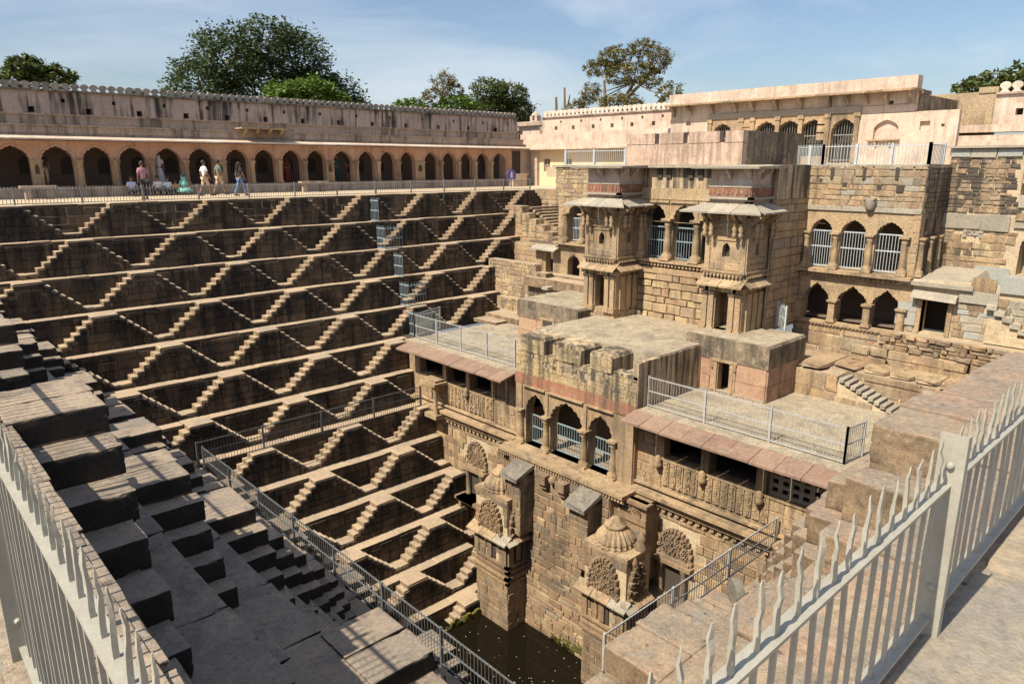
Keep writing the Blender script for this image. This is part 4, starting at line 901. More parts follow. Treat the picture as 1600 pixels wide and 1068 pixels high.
for u, z, s in ((12.1, .95, .06), (11.2, .8, .08), (10.0, .75, .08), (9.3, .7, .12)):
    m = MB(); m.fbox(f2, u - s, u + s, -.1, .055, z - s, z + s); m.build('drain_hole', 'dark', WR2)
for u in (11.7, 10.55, 9.45):
    m = MB(); m.fbox(f2, u - .06, u + .06, -.1, .058, 1.0, 1.42); m.build('wall_slit', 'dark', WR2)
m = MB(); m.fbox(f2, 10.02, 10.42, -.1, .26, .3, .36); m.lathe(tuple(f2.p(10.2, .1, -.05)), [(.12, 0), (.18, .12), (.2, .3), (.2, .36)], 10); m.build('stone_corbel', 'greyslab', WR2)
# plinth, ledges and big-stone walls in front of the right wing
PQ = plinth('tall sandstone terrace wall under the right wing, with a stair of worn treads', [(27.0, 28, 8.8, 12.6, -6.6, -4.42), (26.2, 27.2, 2.5, 10.0, -6.6, -5.35), (26.25, 27.2, 2.5, 9.3, -5.35, -4.75), (26.3, 27.2, 2.5, 8.7, -4.75, -4.25), (24.75, 26.4, 2.5, 11.0, -9, -5.45), (24.0, 24.75, 9.45, 11.0, -9, -5.5)], (25, 8, -6), ['rubble', 'sand'], ch=.42, ln=.7)
y = 2.6
while y < 11:
    l = U(.6, 1.2)
    piece(PQ, 'ledge_slab', 'sand', 'rub', Vector((26.3, y + l / 2, -5.37 + U(-.02, .02))), Vector((0, 1, 0)), Vector((-1, 0, 0)), l - .015, U(1.45, 1.52) if y < 9.3 else 2.36, .12)
    y += l
m = MB(); m.box(26.9, 27.5, 8.8, 12.6, -4.42, -4.32); m.build('ledge', 'sandtrim', PQ)
dentils(PQ, Fr('-X', 26.98), 9.4, 12.6, -4.5, -4.38, .06, step=.14)
masonry(PQ, 'stone', Fr('-X', 26.15), 2.5, 9.0, -4.75, -4.15, .14, .3, 'rubble', 0, .2, kind='rub', jit=.4)
masonry(PQ, 'stone', Fr('-X', 26.1), 5.0, 9.9, -5.35, -4.75, .3, .75, 'rubble', 0, .14, kind='rub')
for i in range(10):
    piece(PQ, 'step', 'greyslab', 'box', Vector((24.36, 9.4 - i * .2, -5.62 - i * .085)), Vector((1, 0, 0)), Vector((0, -1, 0)), .78, .165, .12)
fq = Fr('-X', 24.0)
m = MB(); m.prism(fq, [(2.5, -9), (9.45, -9), (9.45, -5.72), (7.3, -6.62), (7.0, -6.75), (2.5, -6.75)], -.02, -.74); m.build('stair_base', 'mortar', PQ)
masonry(PQ, 'stone', fq, 6.4, 9.45, -8.5, -5.6, .3, .5, ['rubble', 'sand'], -.03, .06, lambda a, b, z, y: y < -5.66 - max(0, 9.4 - a) * .425, kind='rub')
# lower door wall and the broken slab right of the wing
DW = thing('ruined_wall', 'patched ruined wall with a dark doorway, broken slab and short stair', 'ruined wall', (27.1, 7, -4.2)); fd = Fr('-X', 27.1)
holes_core(DW, 'wall', fd, 3.0, 8.5, -4.25, -2.35, [rect(7.3, 8.1, -4.2, -3.05)], .5, 'mortar')
masonry(DW, 'stone', fd, 3.0, 8.5, -4.2, -2.7, .23, .38, ['rubble', 'rubble', 'greyslab', 'blueslab'], -.01, .05, hole_mask((7.2, 8.2, -4.2, -2.7)), kind='rub')
m = MB(); m.box(28.4, 28.5, 7, 8.5, -4.3, -2.4); m.box(27.2, 28.5, 7.1, 7.15, -4.3, -2.5); m.build('doorway_dark', 'dark', DW)
for u in (8.17, 7.22):
    m = MB(); m.fbox(fd, u - .07, u + .07, -.3, .08, -4.22, -3.05); m.build('door_jamb', 'sandtrim', DW)
m = MB(); m.hexa([fd.p(7.0, -.1, -2.98), fd.p(7.0, .38, -3.0), fd.p(8.4, .38, -2.95), fd.p(8.4, -.1, -2.93), fd.p(7.0, -.1, -2.72), fd.p(7.0, .3, -2.8), fd.p(8.4, .3, -2.75), fd.p(8.4, -.1, -2.68)]); m.build('door_hood', 'greyslab', DW)
m = MB(); m.box(26.9, 29.5, 6.6, 8.9, -2.55, -2.42); m.hexa([(26.95, 6.9, -2.42), (29.4, 6.7, -2.42), (29.4, 8.4, -2.42), (26.95, 8.5, -2.42), (27.3, 7.1, -2.36), (29.4, 6.9, -2.1), (29.4, 8.3, -2.1), (27.1, 8.3, -2.34)]); m.build('broken_slab', 'greyslab', DW)
for u0, u1, z0, z1, q in ((5.9, 7.0, -2.95, -2.55, 'greyslab'), (8.3, 8.45, -3.4, -2.9, 'blueslab'), (8.25, 8.85, -3.5, -3.2, 'blueslab'), (8.25, 8.9, -4.0, -3.52, 'blueslab'), (6.0, 6.7, -2.55, -2.1, 'sandtrim'), (4.6, 5.9, -2.5, -1.95, 'blueslab')):
    piece(DW, 'patch_slab', q, 'box', fd.p((u0 + u1) / 2, -.02, (z0 + z1) / 2), fd.u, fd.n, u1 - u0, .11, z1 - z0)
for i in range(5): piece(DW, 'step', 'greyslab', 'box', Vector((27.4, 6.15 - i * .24, -3.0 - i * .17)), Vector((1, 0, 0)), Vector((0, -1, 0)), 1.0, .3, .17)
m = MB(); m.box(26.95, 28, 4.7, 6.1, -4.2, -3.9); m.box(26.98, 28, 5.2, 6.1, -3.9, -3.4); m.build('stair_base', 'mortar', DW)
# tall back wall at the far right
RW = thing('ruined_wall', 'tall black streaked rubble wall with grey stone beams at the right edge', 'ruined wall', (29.5, 6, -2)); fr_ = Fr('-X', 29.5)
holes_core(RW, 'wall', fr_, 2.0, 8.6, -4.3, 2.08, [arch(7.5, .1, -.75, -.6, -.95), arch(5.6, .45, -1.2, -.75, -2.2, 5, .1), rect(5.3, 6.3, .5, 1.7)], .6, 'mortar')
masonry(RW, 'stone', fr_, 2.0, 8.55, -.15, 1.75, .15, .27, ['stainrub', 'stainrub', 'stainrub', 'rubble'], -.01, .05, hole_mask((5.2, 6.4, .4, 1.75)), kind='rub', jit=.35)
masonry(RW, 'stone', fr_, 2.0, 8.55, -2.6, -.75, .3, .45, ['rubble', 'sandtrim', 'stainedst'], -.01, .05, hole_mask((7.3, 7.7, -1.0, -.55), (5.0, 6.2, -2.3, -.6)), kind='rub')
for u0, u1, z0, z1, q in ((7.95, 8.55, 1.78, 2.06, 'blueslab'), (7.15, 7.93, 1.76, 2.06, 'greyslab'), (6.4, 7.13, 1.78, 2.04, 'blueslab'), (7.3, 8.55, -.72, -.2, 'greyslab'), (6.45, 7.28, -.75, -.18, 'greyslab'), (7.3, 8.2, -2.7, -2.1, 'sandtrim'), (6.2, 7.28, -2.65, -2.0, 'blueslab'), (4.8, 6.3, .1, .5, 'greyslab'), (4.8, 6.3, -.6, -.4, 'greyslab'), (4.8, 6.3, -.35, -.1, 'sandtrim')):
    piece(RW, 'beam_stone', q, 'box', fr_.p((u0 + u1) / 2, -.02, (z0 + z1) / 2), fr_.u, fr_.n, u1 - u0 - .01, .1, z1 - z0 - .01)
m = MB(); m.box(29.3, 33, 2, 8.7, 2.08, 2.16); m.box(30.2, 30.4, 4.5, 7, -2.4, 2); m.build('roof_slab', 'greyslab', RW)
carving(RW, fr_, 7.5, -.95, .26, .55, .05, 'niche_surround', 'greyslab', .1)
# left wing: rubble corner, one arch with a grille, a door and small arch under it
WL2 = thing('palace_wing', 'left palace wing, rubble corner with one grilled arch and a small door below', 'palace wing', (27.1, 23, -4.3)); f3 = Fr('-X', 27.1)
holes_core(WL2, 'upper_wall', f3, 20.4, 25.6, -2.35, .0, [arch(24.45, .45, -.85, -.42, -2.3, 7, .09), arch(22.8, .5, -.85, -.4, -2.3, 7, .09), arch(21.3, .5, -.85, -.4, -2.3, 7, .09)], .35, 'sandtrim')
m = MB(); m.box(27.1, 29.3, 20.4, 25.8, 0, 1.42); m.build('rubble_core', 'mortar', WL2)
masonry(WL2, 'stone', f3, 20.4, 25.8, -.05, 1.42, .2, .36, ['rubble', 'rubble', 'stainedst'], -.01, .05, kind='rub', jit=.4)
grille(WL2, f3, 24.0, 24.9, -2.25, -1.1, -.3, 'paintw', 9)
for u in (25.0, 23.9): column(WL2, (27.02, u), -2.3, -.85, .12)
masonry(WL2, 'stone', f3, 20.4, 25.6, -2.3, -.05, .34, .5, 'sandtrim', 0, .022, hole_mask(*[(c - w - .1, c + w + .1, -2.3, -.3) for c, w in ((24.45, .45), (22.8, .5), (21.3, .5))]), gap=.016)
holes_core(WL2, 'lower_wall', f3, 20.4, 28.9, -4.25, -2.6, [rect(25.95, 26.5, -4.1, -2.95), arch(24.5, .42, -3.35, -2.95, -4.1, 5, .12, point=.2)], .4, 'sandtrim')
m = MB(); m.box(28.2, 28.4, 20.4, 25.7, -4.3, 0); m.box(28.2, 28.4, 25.7, 28.9, -4.3, -2.6); m.build('inner_wall', 'inside', WL2)
m = MB(); m.box(27.05, 29.3, 20.4, 25.7, -2.5, -2.35); m.fbox(f3, 20.4, 25.7, -.2, .3, -2.45, -2.33); m.build('floor_ledge', 'sandtrim', WL2)
dentils(WL2, f3, 20.4, 25.6, -2.62, -2.45, .16)
eave(WL2, f3, 25.4, 27.2, 0, -2.6, .5, -2.78, 'greyslab', .9, .07, 'door_hood')
masonry(WL2, 'stone', f3, 26.7, 28.9, -4.2, -2.65, .3, .6, 'sand', 0, .05)
m = MB(); m.box(25.6, 27.2, 20.4, 26.6, -4.6, -4.12); m.box(26.5, 27.2, 20.4, 26, -4.12, -4.02); m.build('terrace_step', 'step', WL2)
m = MB(); m.box(27, 29.3, 20.4, 26, 1.4, 1.5); m.build('roof', 'roof', WL2)
fence_rail('white railing on the roof of the left palace wing, in front of the cream house', [(28.2, 20.3, 1.5), (28.2, 26.2, 1.5)], 1.5, .8, 'paintw', (28.2, 23, 1.5), .12, 1.95, r=.012, rails=(.03, .86), posts_w=.05)
fence_rail('white railing on the terrace in front of the haveli door', [(28.9, 14.0, 1.5), (27.5, 12.3, 1.5), (27.35, 8.6, 1.5), (28.6, 8.55, 1.5)], 1.5, .78, 'paintw', (27.4, 10, 1.5), .12, 1.3, r=.012, rails=(.03, .86), posts_w=.045)
fence_rail('leaning piece of white railing beside the right oriel tower', [(25.3, 12.45, -4.42), (24.75, 11.85, -4.42)], -4.42, .95, 'paintw', (25, 12, -4.42), .13, .9, r=.014, rails=(.45, .85))
fence_rail('short white rail end by the big stone wall at the right', [(22.6, 4.0, -4.0), (21.8, 3.4, -4.0)], -4, .9, 'paintw', (22, 4, -4), .2, .5, r=.014, rails=(.15, .9))

# ------------------------------------------------------------------ haveli above the palace
HV = thing('haveli', 'pale pink haveli with a long white parapet and five cusped barred arches', 'house', (33, 16, 1.5)); fh = Fr('-X', 33)
HA = [(20.0, .52), (17.65, .55), (16.5, .57), (15.35, .6), (13.98, .53)]
hh = [arch(c, w, 3.05, 3.52, 1.9, 7, .09) for c, w in HA[:4]] + [arch(13.98, .53, 2.95, 3.5, 1.62, 7, .09)]
holes_core(HV, 'arched_front', fh, 13.4, 20.7, 1.4, 3.92, hh, .4, 'sandtrim', .02)
m = MB(); m.fbox(fh, 13.3, 20.75, 0, .08, 3.72, 3.98); m.build('stone_beam', 'greyslab', HV)
for u in (20.7, 18.95, 18.35, 17.07, 15.95, 14.7, 13.42):
    m = MB(); m.fbox(fh, u - .1, u + .1, 0, .09, 1.6, 3.72); m.fbox(fh, u - .14, u + .14, 0, .13, 3.55, 3.7); m.build('pilaster', 'sandtrim', HV)
for u in (18.65, 14.95):
    for z in (2.6, 2.95, 3.3): m = MB(); m.fbox(fh, u - .2, u + .2, 0, .06, z, z + .28); m.build('carved_tablet', 'sandtrim', HV)
for c, w in HA: grille(HV, fh, c - w, c + w, 1.66, 3.5, -.2, 'fence', 9, (.03, .62))
m = MB(); m.box(33.5, 33.7, 13, 21, 1.4, 4); m.build('inner_wall', 'dark', HV)
holes_core(HV, 'wall', fh, 20.7, 23.1, 1.4, 4.5, [rect(21.85, 22.15, 3.5, 3.72), arch(22.0, .38, 2.85, 3.2, 2.2)], .3, 'pinkpale')
holes_core(HV, 'wall', fh, 9.5, 13.4, 1.4, 3.64, [rect(10.52, 10.9, 2.9, 3.25), rect(9.98, 10.1, 3.0, 3.12), arch(12.2, .5, 2.95, 3.36, 2.5)], .28, 'pinkpale')
holes_core(HV, 'upper_wall', fh, 11.15, 20.7, 3.95, 4.5, [rect(12.02, 12.22, 3.96, 4.12)], .25, 'pinkpale')
m = MB(); m.box(33, 33.25, 11.15, 13.4, 3.62, 3.97); m.build('upper_wall', 'pinkpale', HV)
for y0, y1, z1 in ((21, 23, 4), (9.6, 13.3, 3.5)):
    m = MB(); m.box(33.14, 33.3, y0, y1, 2, z1); m.build('niche_back', 'pinkpale', HV)
m = MB(); m.fbox(fh, 11.6, 12.9, 0, .18, 2.5, 2.56); m.fbox(fh, 12.5, 12.6, 0, .14, 2.36, 2.5); m.fbox(fh, 11.9, 12.0, 0, .14, 2.36, 2.5); m.build('shelf', 'sandtrim', HV)
m = MB(); m.box(32.35, 33.6, 11.05, 23.15, 4.45, 4.53); m.build('eave_slab', 'sandtrim', HV)
m = MB(); m.box(32.75, 33.3, 11.1, 23.1, 4.53, 5.05); m.build('parapet', 'pinkpale', HV)
for u in [22.9, 21.9, 20.6, 19.3, 18.4, 17.2, 16.0, 14.7, 13.9, 13.1, 12.3, 11.3]:
    m = MB(); bracket(m, fh, u, 4.45, .42, .5, .15); m.build('bracket', 'greyband', HV)
m = MB(); m.box(33.25, 39.5, 11.1, 11.35, 1.4, 4.35); m.box(33.3, 39, 11.35, 23, 4.3, 4.4); m.build('side_wall', 'black', HV)
m = MB(); m.box(33.2, 34.2, 11.0, 11.4, 4.35, 4.5); m.build('roof_ledge', 'black', HV)
# terrace the haveli stands on
m = MB(); m.box(27.6, 75, 8.6, 27, .9, 1.395); m.box(29.6, 75, -9, 8.6, .9, 1.6); structure(m, 'upper_terrace', 'sandy')
def merlons(th, fr, u0, u1, z, w, h, mat, d=.16):
    n = round((u1 - u0) / w); l = (u1 - u0) / n
    prof = [(-.46 * l, 0), (.46 * l, 0), (.2 * l, h * .28), (.3 * l, h * .38), (.47 * l, h * .55), (.44 * l, h * .78), (.22 * l, h * .95), (0, h), (-.22 * l, h * .95), (-.44 * l, h * .78), (-.47 * l, h * .55), (-.3 * l, h * .38), (-.2 * l, h * .28)]
    base = None
    for i in range(n):
        c = u0 + (i + .5) * l
        if base is None:
            mb = MB(); q = fr.p(0, 0, 0); f0 = Fr('-X', 0) if abs(fr.n.x) > .5 else Fr('-Y', 0); mb.prism(f0, prof, d / 2, -d / 2)
            me = bpy.data.meshes.new('merlon'); me.from_pydata(mb.v, [], mb.f); me.materials.append(M[mat]); me.update(); base = me
        o = bpy.data.objects.new('merlon', base); COL.objects.link(o); adopt(o, th); o.location = fr.p(c, -.15, z)
def holed_wall(label, fr, u0, u1, z0, z1, big, small, zb, zs, mat, loc, mm, w=.42, h=.46, bs=.28, name='parapet_wall'):
    t = thing(name, label, 'wall', loc)
    hs = [rect(u - bs / 2, u + bs / 2, zb - bs / 2, zb + bs / 2) for u in big] + [rect(u - bs / 3.2, u + bs / 3.2, zs - bs / 3, zs + bs / 3) for u in small]
    holes_core(t, 'wall', fr, u0, u1, z0, z1, hs, .5, mat)
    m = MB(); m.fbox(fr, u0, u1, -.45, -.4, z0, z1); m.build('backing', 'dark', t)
    m = MB(); m.fbox(fr, u0, u1, -.5, .12, z1, z1 + .09); m.build('cornice', 'black' if mm == 'merlon' else 'greyband', t)
    merlons(t, fr, u0 + .05, u1 - .05, z1 + .08, w, h, mm)
    return t
holed_wall('pale wall with a merlon crest running behind the cream corner house', Fr('-X', 42), 28.6, 41.6, 2.8, 5.1, [u + 29.3 for u in (0, 1.55, 3.4, 5.2, 7.0, 9.0, 10.8)], [u + 30.1 for u in (0, 1.7, 3.5, 5.5, 7.4, 9.5)], 4.3, 4.75, 'pinkpale', (42, 35, 2.8), 'merlonpale')
EW = holed_wall('pale pink wall with chunky merlons at the far right edge', Fr('-X', 38), 2.0, 9.6, 3.2, 4.5, [8.65, 6.8], [7.9], 3.75, 4.2, 'pinkpale', (38, 6, 2), 'merlonpale', .44, .46)
m = MB(); m.box(38.05, 38.6, 9.6, 13, 2, 4.66); m.box(38, 38.5, 9.55, 10.3, 4.6, 4.85); m.build('rough_end', 'sand', EW)
m = MB(); m.box(37.3, 38.2, 2, 12.5, 2.9, 3.22); m.box(36.6, 37.4, 2, 12.5, 2.5, 2.75); m.box(36, 37, 2, 12.5, 1.6, 2.5); m.build('stepped_base', 'pinkpale', EW)

# ------------------------------------------------------------------ cream corner house between arcade and palace
CH = thing('corner_house', 'cream corner house with small shuttered windows under a long eave', 'house', (39, 35, 0)); fc2 = Fr('-X', 39)
holes_core(CH, 'wall', fc2, 27.5, 39.0, 0, 2.6, [rect(37.8, 38.45, 1.05, 1.95), rect(35.6, 36.4, 1.05, 1.95)], .3, 'yellow')
for a, b in ((37.8, 38.45), (35.6, 36.4)):
    m = MB(); m.fbox(fc2, a, b, -.16, -.12, 1.05, 1.95); w_ = m.build('window', 'inside', CH)
    m = MB(); m.fbox(fc2, a, b, -.12, -.06, 1.48, 1.54); m.fbox(fc2, (a + b) / 2 - .03, (a + b) / 2 + .03, -.12, -.07, 1.05, 1.95); sub(m.build('shutter_bar', 'greyband', None), w_)
    for i in range(5):
        m = MB(); m.fbox(fc2, a + .04, b - .04, -.12, -.09, 1.1 + i * .075, 1.15 + i * .075); sub(m.build('shutter_slat', 'greyband', None), w_)
m = MB(); m.box(38.75, 39.0, 38.9, 39.6, 0, 2.6); m.box(38.05, 39.3, 39.98, 40.4, 0, 2.7); m.build('recess_wall', 'pinkpale', CH)
m = MB(); m.box(38.3, 40, 27.5, 40.3, 2.6, 2.72); m.build('eave', 'pinkpale', CH)
m = MB(); m.box(38.9, 42, 27.5, 41, 2.72, 3.02); m.box(39.0, 39.3, 27.5, 41, 3.02, 3.75); m.build('parapet', 'pinkpale', CH)
KC = thing('roof_stair_kiosk', 'small pale corner kiosk with flanking roof stairs and a tiny domed niche', 'kiosk', (43, 43, 3))
m = MB(); m.box(43, 44.5, 42.3, 45.6, 3.0, 4.65); m.build('wall', 'pinkpale', KC)
m = MB(); m.box(42.7, 44.8, 42.0, 45.9, 4.65, 4.85); m.box(42.9, 44.6, 42.2, 45.7, 4.85, 5.0); m.build('eave_slab', 'greyband', KC)
m = MB(); m.archwall(Fr('-X', 43), 43.25, 44.05, 5.0, 5.45, [arch(43.65, .14, 5.2, 5.38, 5.06)], .5); m.lathe((43.25, 43.65, 5.45), [(.36, 0), (.3, .15), (.14, .3), (.02, .36)], 10); m.build('domed_niche', 'pinkpale', KC)
m = MB()
for i in range(5): m.box(42.4, 43.4, 41.3 - i * .28, 41.6 - i * .28 + .7, 3.0, 4.5 - i * .3); m.box(41.6 - i * .28 + .3, 42.0 - i * .28 + .3, 44.2, 45.2, 3.0, 4.5 - i * .3)
m.build('roof_stair', 'greyband', KC)
# dead pole trunks by the kiosk
def add_tree_stub():
    t = thing('bare_tree', 'two bare lopped trunks standing behind the corner wall', 'tree', (60, 57, 2))
    for pts, r in ((((60, 57.3, 2), (60, 57.2, 6), (60, 57.35, 8.8)), (.2, .17, .13)), (((60, 56.2, 2), (60, 56.0, 7), (60, 56.1, 9.7)), (.17, .15, .1)), (((60, 56.0, 7.4), (60, 55.5, 8.0), (60, 55.3, 8.9)), (.12, .1, .06)), (((60, 56.0, 7), (60, 56.5, 7.6)), (.1, .06))):
        m = MB(); m.tube(pts, list(r), 7); m.build('trunk', 'bark', t)
add_tree_stub()

# ------------------------------------------------------------------ the long pink arcade
AR = thing('arcade_building', 'long pink arcade of cusped arches with a pale eave along the far terrace', 'arcade', (20, 40, 0)); fa = Fr('-Y', 40)
AC = [2.5, 4.3, 6.1, 7.87, 9.55, 11.16, 12.85, 14.51, 16.45, 18.06, 19.69, 21.24, 23.04, 24.72, 26.28, 27.82, 29.75, 31.29, 32.83, 34.31, 35.92]
HW = []
for i, c in enumerate(AC):
    l = c - AC[i - 1] if i else 1.7; r = AC[i + 1] - c if i < len(AC) - 1 else 1.7
    HW.append(min(l, r, 1.68) / 2 - .17)
holes_core(AR, 'arcade_front', fa, -2, 38.1, .48, 2.62, [arch(c, w, 1.72, 2.38, .5, 9, .07) for c, w in zip(AC, HW)], .4, 'pink')
m = MB(); m.box(-2, 38.1, 39.55, 43, -.1, .48); m.build('plinth', 'greyband', AR)
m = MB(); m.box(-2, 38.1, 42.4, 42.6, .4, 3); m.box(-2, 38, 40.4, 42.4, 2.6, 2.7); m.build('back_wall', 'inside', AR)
for c in AC:
    m = MB(); m.prism(Fr('-Y', 42.4), arch(c + .9, .33, 1.6, 1.95, 1.05), .02, -.05); m.build('back_niche', 'dark', AR)
    m = MB(); m.prism(Fr('-Y', 42.4), rect(c + .55, c + 1.25, .98, 1.05), .05, -.05); m.build('niche_sill', 'inside', AR)
for i in range(len(AC) - 1):
    a, b = AC[i] + HW[i], AC[i + 1] - HW[i + 1]; c = (a + b) / 2; w = b - a
    m = MB(); h = .17 if w < .42 else w / 2
    if w < .42:
        m.lathe((c, 39.92, .5), [(.2, 0), (.2, .1), (.15, .16), (.14, .9), (.16, 1.05), (.2, 1.14), (.21, 1.24)], 8); m.build('column', 'sandtrim', AR)
    else:
        m.fbox(fa, a - .02, b + .02, 0, .05, .5, 1.72); m.fbox(fa, a - .06, b + .06, 0, .08, 1.62, 1.74); p_ = m.build('pier', 'sandtrim', AR)
        m = MB(); m.prism(fa, arch(c, w * .2, 1.35, 1.55, 1.1), .06, .0); m.build('pier_niche', 'dark', AR)
for i, (c, w) in enumerate(zip(AC, HW)):    # raised scalloped arch borders
    o_ = arch(c, w + .09, 1.74, 2.47, 1.72, 9, .07); n_ = arch(c, w + .005, 1.72, 2.385, 1.72, 9, .07)
    m = MB(); 
    vs_ = [fa.p(u, .035, z) for u, z in n_[1:-1]] + [fa.p(u, .035, z) for u, z in o_[1:-1]]; k = len(n_) - 2
    m.add(vs_, [(j, j + 1, k + j + 1, k + j) for j in range(k - 1)])
    m.add([fa.p(u, .035, z) for u, z in o_[1:-1]] + [fa.p(u, -.01, z) for u, z in o_[1:-1]], [(j, j + 1, k + j + 1, k + j) for j in range(k - 1)])
    m.build('arch_border', 'pink', AR)
eave(AR, fa, -2, 38.3, -.05, 2.86, .78, 2.7, 'pinkpale', 2.0, .07, 'eave_slab')
m = MB(); m.box(-2, 38.3, 40, 43, 2.7, 2.96); m.box(-2, 38.3, 39.95, 40.25, 2.96, 3.28); m.box(-2, 38.3, 40.4, 40.8, 2.9, 3.8); m.build('roof_parapet', 'greyband', AR)
for z, d in ((3.28, .12), (3.78, .08)):
    m = MB(); m.box(-2, 38.3, 39.98 - d + (.4 if z > 3.5 else 0), 40.3 + (.5 if z > 3.5 else 0), z, z + .06); m.build('moulding', 'greyband', AR)
m = MB(); m.box(16.6, 19.3, 39.3, 40.4, 3.42, 3.5); m.build('balcony_slab', 'sandtrim', AR)
for u in (16.9, 17.6, 18.3, 19.0):
    m = MB(); bracket(m, Fr('-Y', 40.0), u, 3.42, .55, .45, .14); m.build('balcony_bracket', 'sandtrim', AR)
m = MB(); m.box(16.7, 19.2, 39.9, 40.4, 3.0, 3.42); m.build('balcony_back', 'sandtrim', AR)
m = MB(); m.box(37.2, 38.0, 39.95, 39.99, .5, 2.5); m.build('doorway', 'dark', AR)
HW2 = holed_wall('grey wall with black streaks and a merlon crest above the arcade roof', Fr('-Y', 42.6), -2, 40.2, 2.9, 5.02, [7.6, 10.1, 12.5, 14.9, 17.2, 19.5, 21.9, 24.4, 26.9, 29.6, 32.4, 35.2, 37.9, 5.2, 2.8], [6.3, 9.0, 11.3, 13.8, 16.1, 18.4, 20.7, 23.1, 25.7, 28.3, 31.0, 33.8, 36.6, 39.2], 4.15, 4.62, 'greywash', (20, 42.6, 2.9), 'merlon', .42, .37)
for x0, x1, lab in ((5.97, 7.4, 'stone bench before the left arches, beyond the railing'), (19.4, 21.1, 'stone bench before the middle arches, right of the walkers')):
    t = thing('stone_bench', lab, 'bench', ((x0 + x1) / 2, 38.6, 0), 'stone benches on the far terrace'); m = MB(); m.box(x0, x1, 38.4, 38.85, .5, .6); m.build('seat', 'greyband', t)
    for x in (x0 + .3, x1 - .3): m = MB(); m.box(x - .14, x + .14, 38.5, 38.75, 0, .5); m.build('leg', 'greyband', t)
SG = thing('notice_sign', 'purple notice sign on a post beside the last arch', 'sign', (35.3, 38, 0))
m = MB(); m.box(35.27, 35.33, 38.0, 38.06, 0, .6); m.build('post', 'steel', SG); m = MB(); m.prism(Fr('-Y', 38), [(34.9, .5), (35.7, .5), (35.75, .9), (35.6, 1.12), (35.3, 1.25), (35.0, 1.12), (34.85, .9)], 0, -.06)
SGm = plain('purple_sign', (.10, .07, .30), .5); m.build('board', SGm, SG)
m = MB(); m.box(35.22, 35.38, 37.985, 37.996, .62, .95); m.box(35.26, 35.34, 37.985, 37.996, .97, 1.06); m.build('emblem', plain('sign_white', (.6, .6, .65), .6), SG)
m = MB(); m.box(36.2, 37.6, 38.8, 39.4, 0, .8); m.box(36.1, 37.7, 38.7, 39.5, .8, .88); tagged(m.build('masonry_block', 'pinkpale'), 'low pink masonry counter right of the purple sign', 'counter')

# ------------------------------------------------------------------ railings on the stepped sides, gates
fence_rail('low grey railing along the far terrace edge in front of the arcade', [(-2, 33.35, 0), (32.6, 33.35, 0)], 0, .7, 'fence', (15, 33.35, 0), .12, 2.3, group='railings around the well', rails=(.06, .78), r=.012)
fence_rail('grey railing on the seventh ledge of the zigzag wall', [(8.0, 25.35, -9.17), (17.9, 25.35, -9.17)], -9.17, 1.0, 'steel', (13, 25.3, -9.17), .115, 2.4, group='railings around the well', rails=(.06, .55, .93))
fence_rail('long grey railing dropping away below the dark step blocks', [(8.05, 24.9, -9.2), (8.05, 8.6, -9.2)], -9.2, 1.0, 'steel', (8.05, 16, -9.2), .115, 2.4, group='railings around the well', rails=(.06, .5, .93))
fence_rail('short sunlit railing below the right blocks, beside the right shrine tower', [(10.6, 8.45, -9.25), (18.3, 8.45, -9.25)], -9.25, .95, 'steelpale', (14, 8.45, -9.25), .115, 2.3, group='railings around the well', rails=(.06, .5, .93))
for i, (x, yb, ze, two) in enumerate(((20.1, 32.4, -1.31, 0), (19.75, 31.3, -2.63, 1), (20.0, 30.25, -3.94, 0), (19.6, 29.2, -5.24, 1), (19.35, 28.2, -6.5, 1))):
    lab = ('pale blue gate panel high on the zigzag wall, topmost of five', 'pale blue gate panel on the second ledge with a side leaf', 'narrow pale blue gate panel in the middle of the five', 'pale blue gate panel with a side leaf, second from the bottom', 'pale blue gate panel by the roof terrace railing, lowest of five')[i]
    t = thing('gate_panel', lab, 'gate', (x, yb, ze), 'blue gate panels on the zigzag wall')
    for fr, a, b in ([(Fr('-X', x), yb - .75, yb)] + ([(Fr('-Y', yb - .75), x, x + 1.0)] if two else [])):
        g = MB(); 
        for q in (.04, .5, .95): g.fbox(fr, a, b, -.02, .02, ze + q * 1.1 - .025, ze + q * 1.1 + .025)
        g.build('gate_rail', 'bluegate', t); g = MB(); k = 6
        for j in range(k + 1): u = a + (b - a) * j / k; g.tube([fr.p(u, 0, ze), fr.p(u, 0, ze + 1.12), fr.p(u, 0, ze + 1.2)], [.012, .012, .004], 4, cap=False)
        g.build('gate_bars', 'bluegate', t, 'stuff')
FG = MB(); FG.lathe((0, 0, 0), [(.34, -.12), (.36, -.06), (.36, .06), (.34, .12)], 18, .04, 9)
o = FG.build('carved_fragment', 'darkslab'); o.rotation_euler = (math.radians(90), 0, math.radians(50)); o.location = (14.9, 7.75, -8.9); tagged(o, 'round carved stone fragment leaning by the short sunlit railing', 'stone fragment')

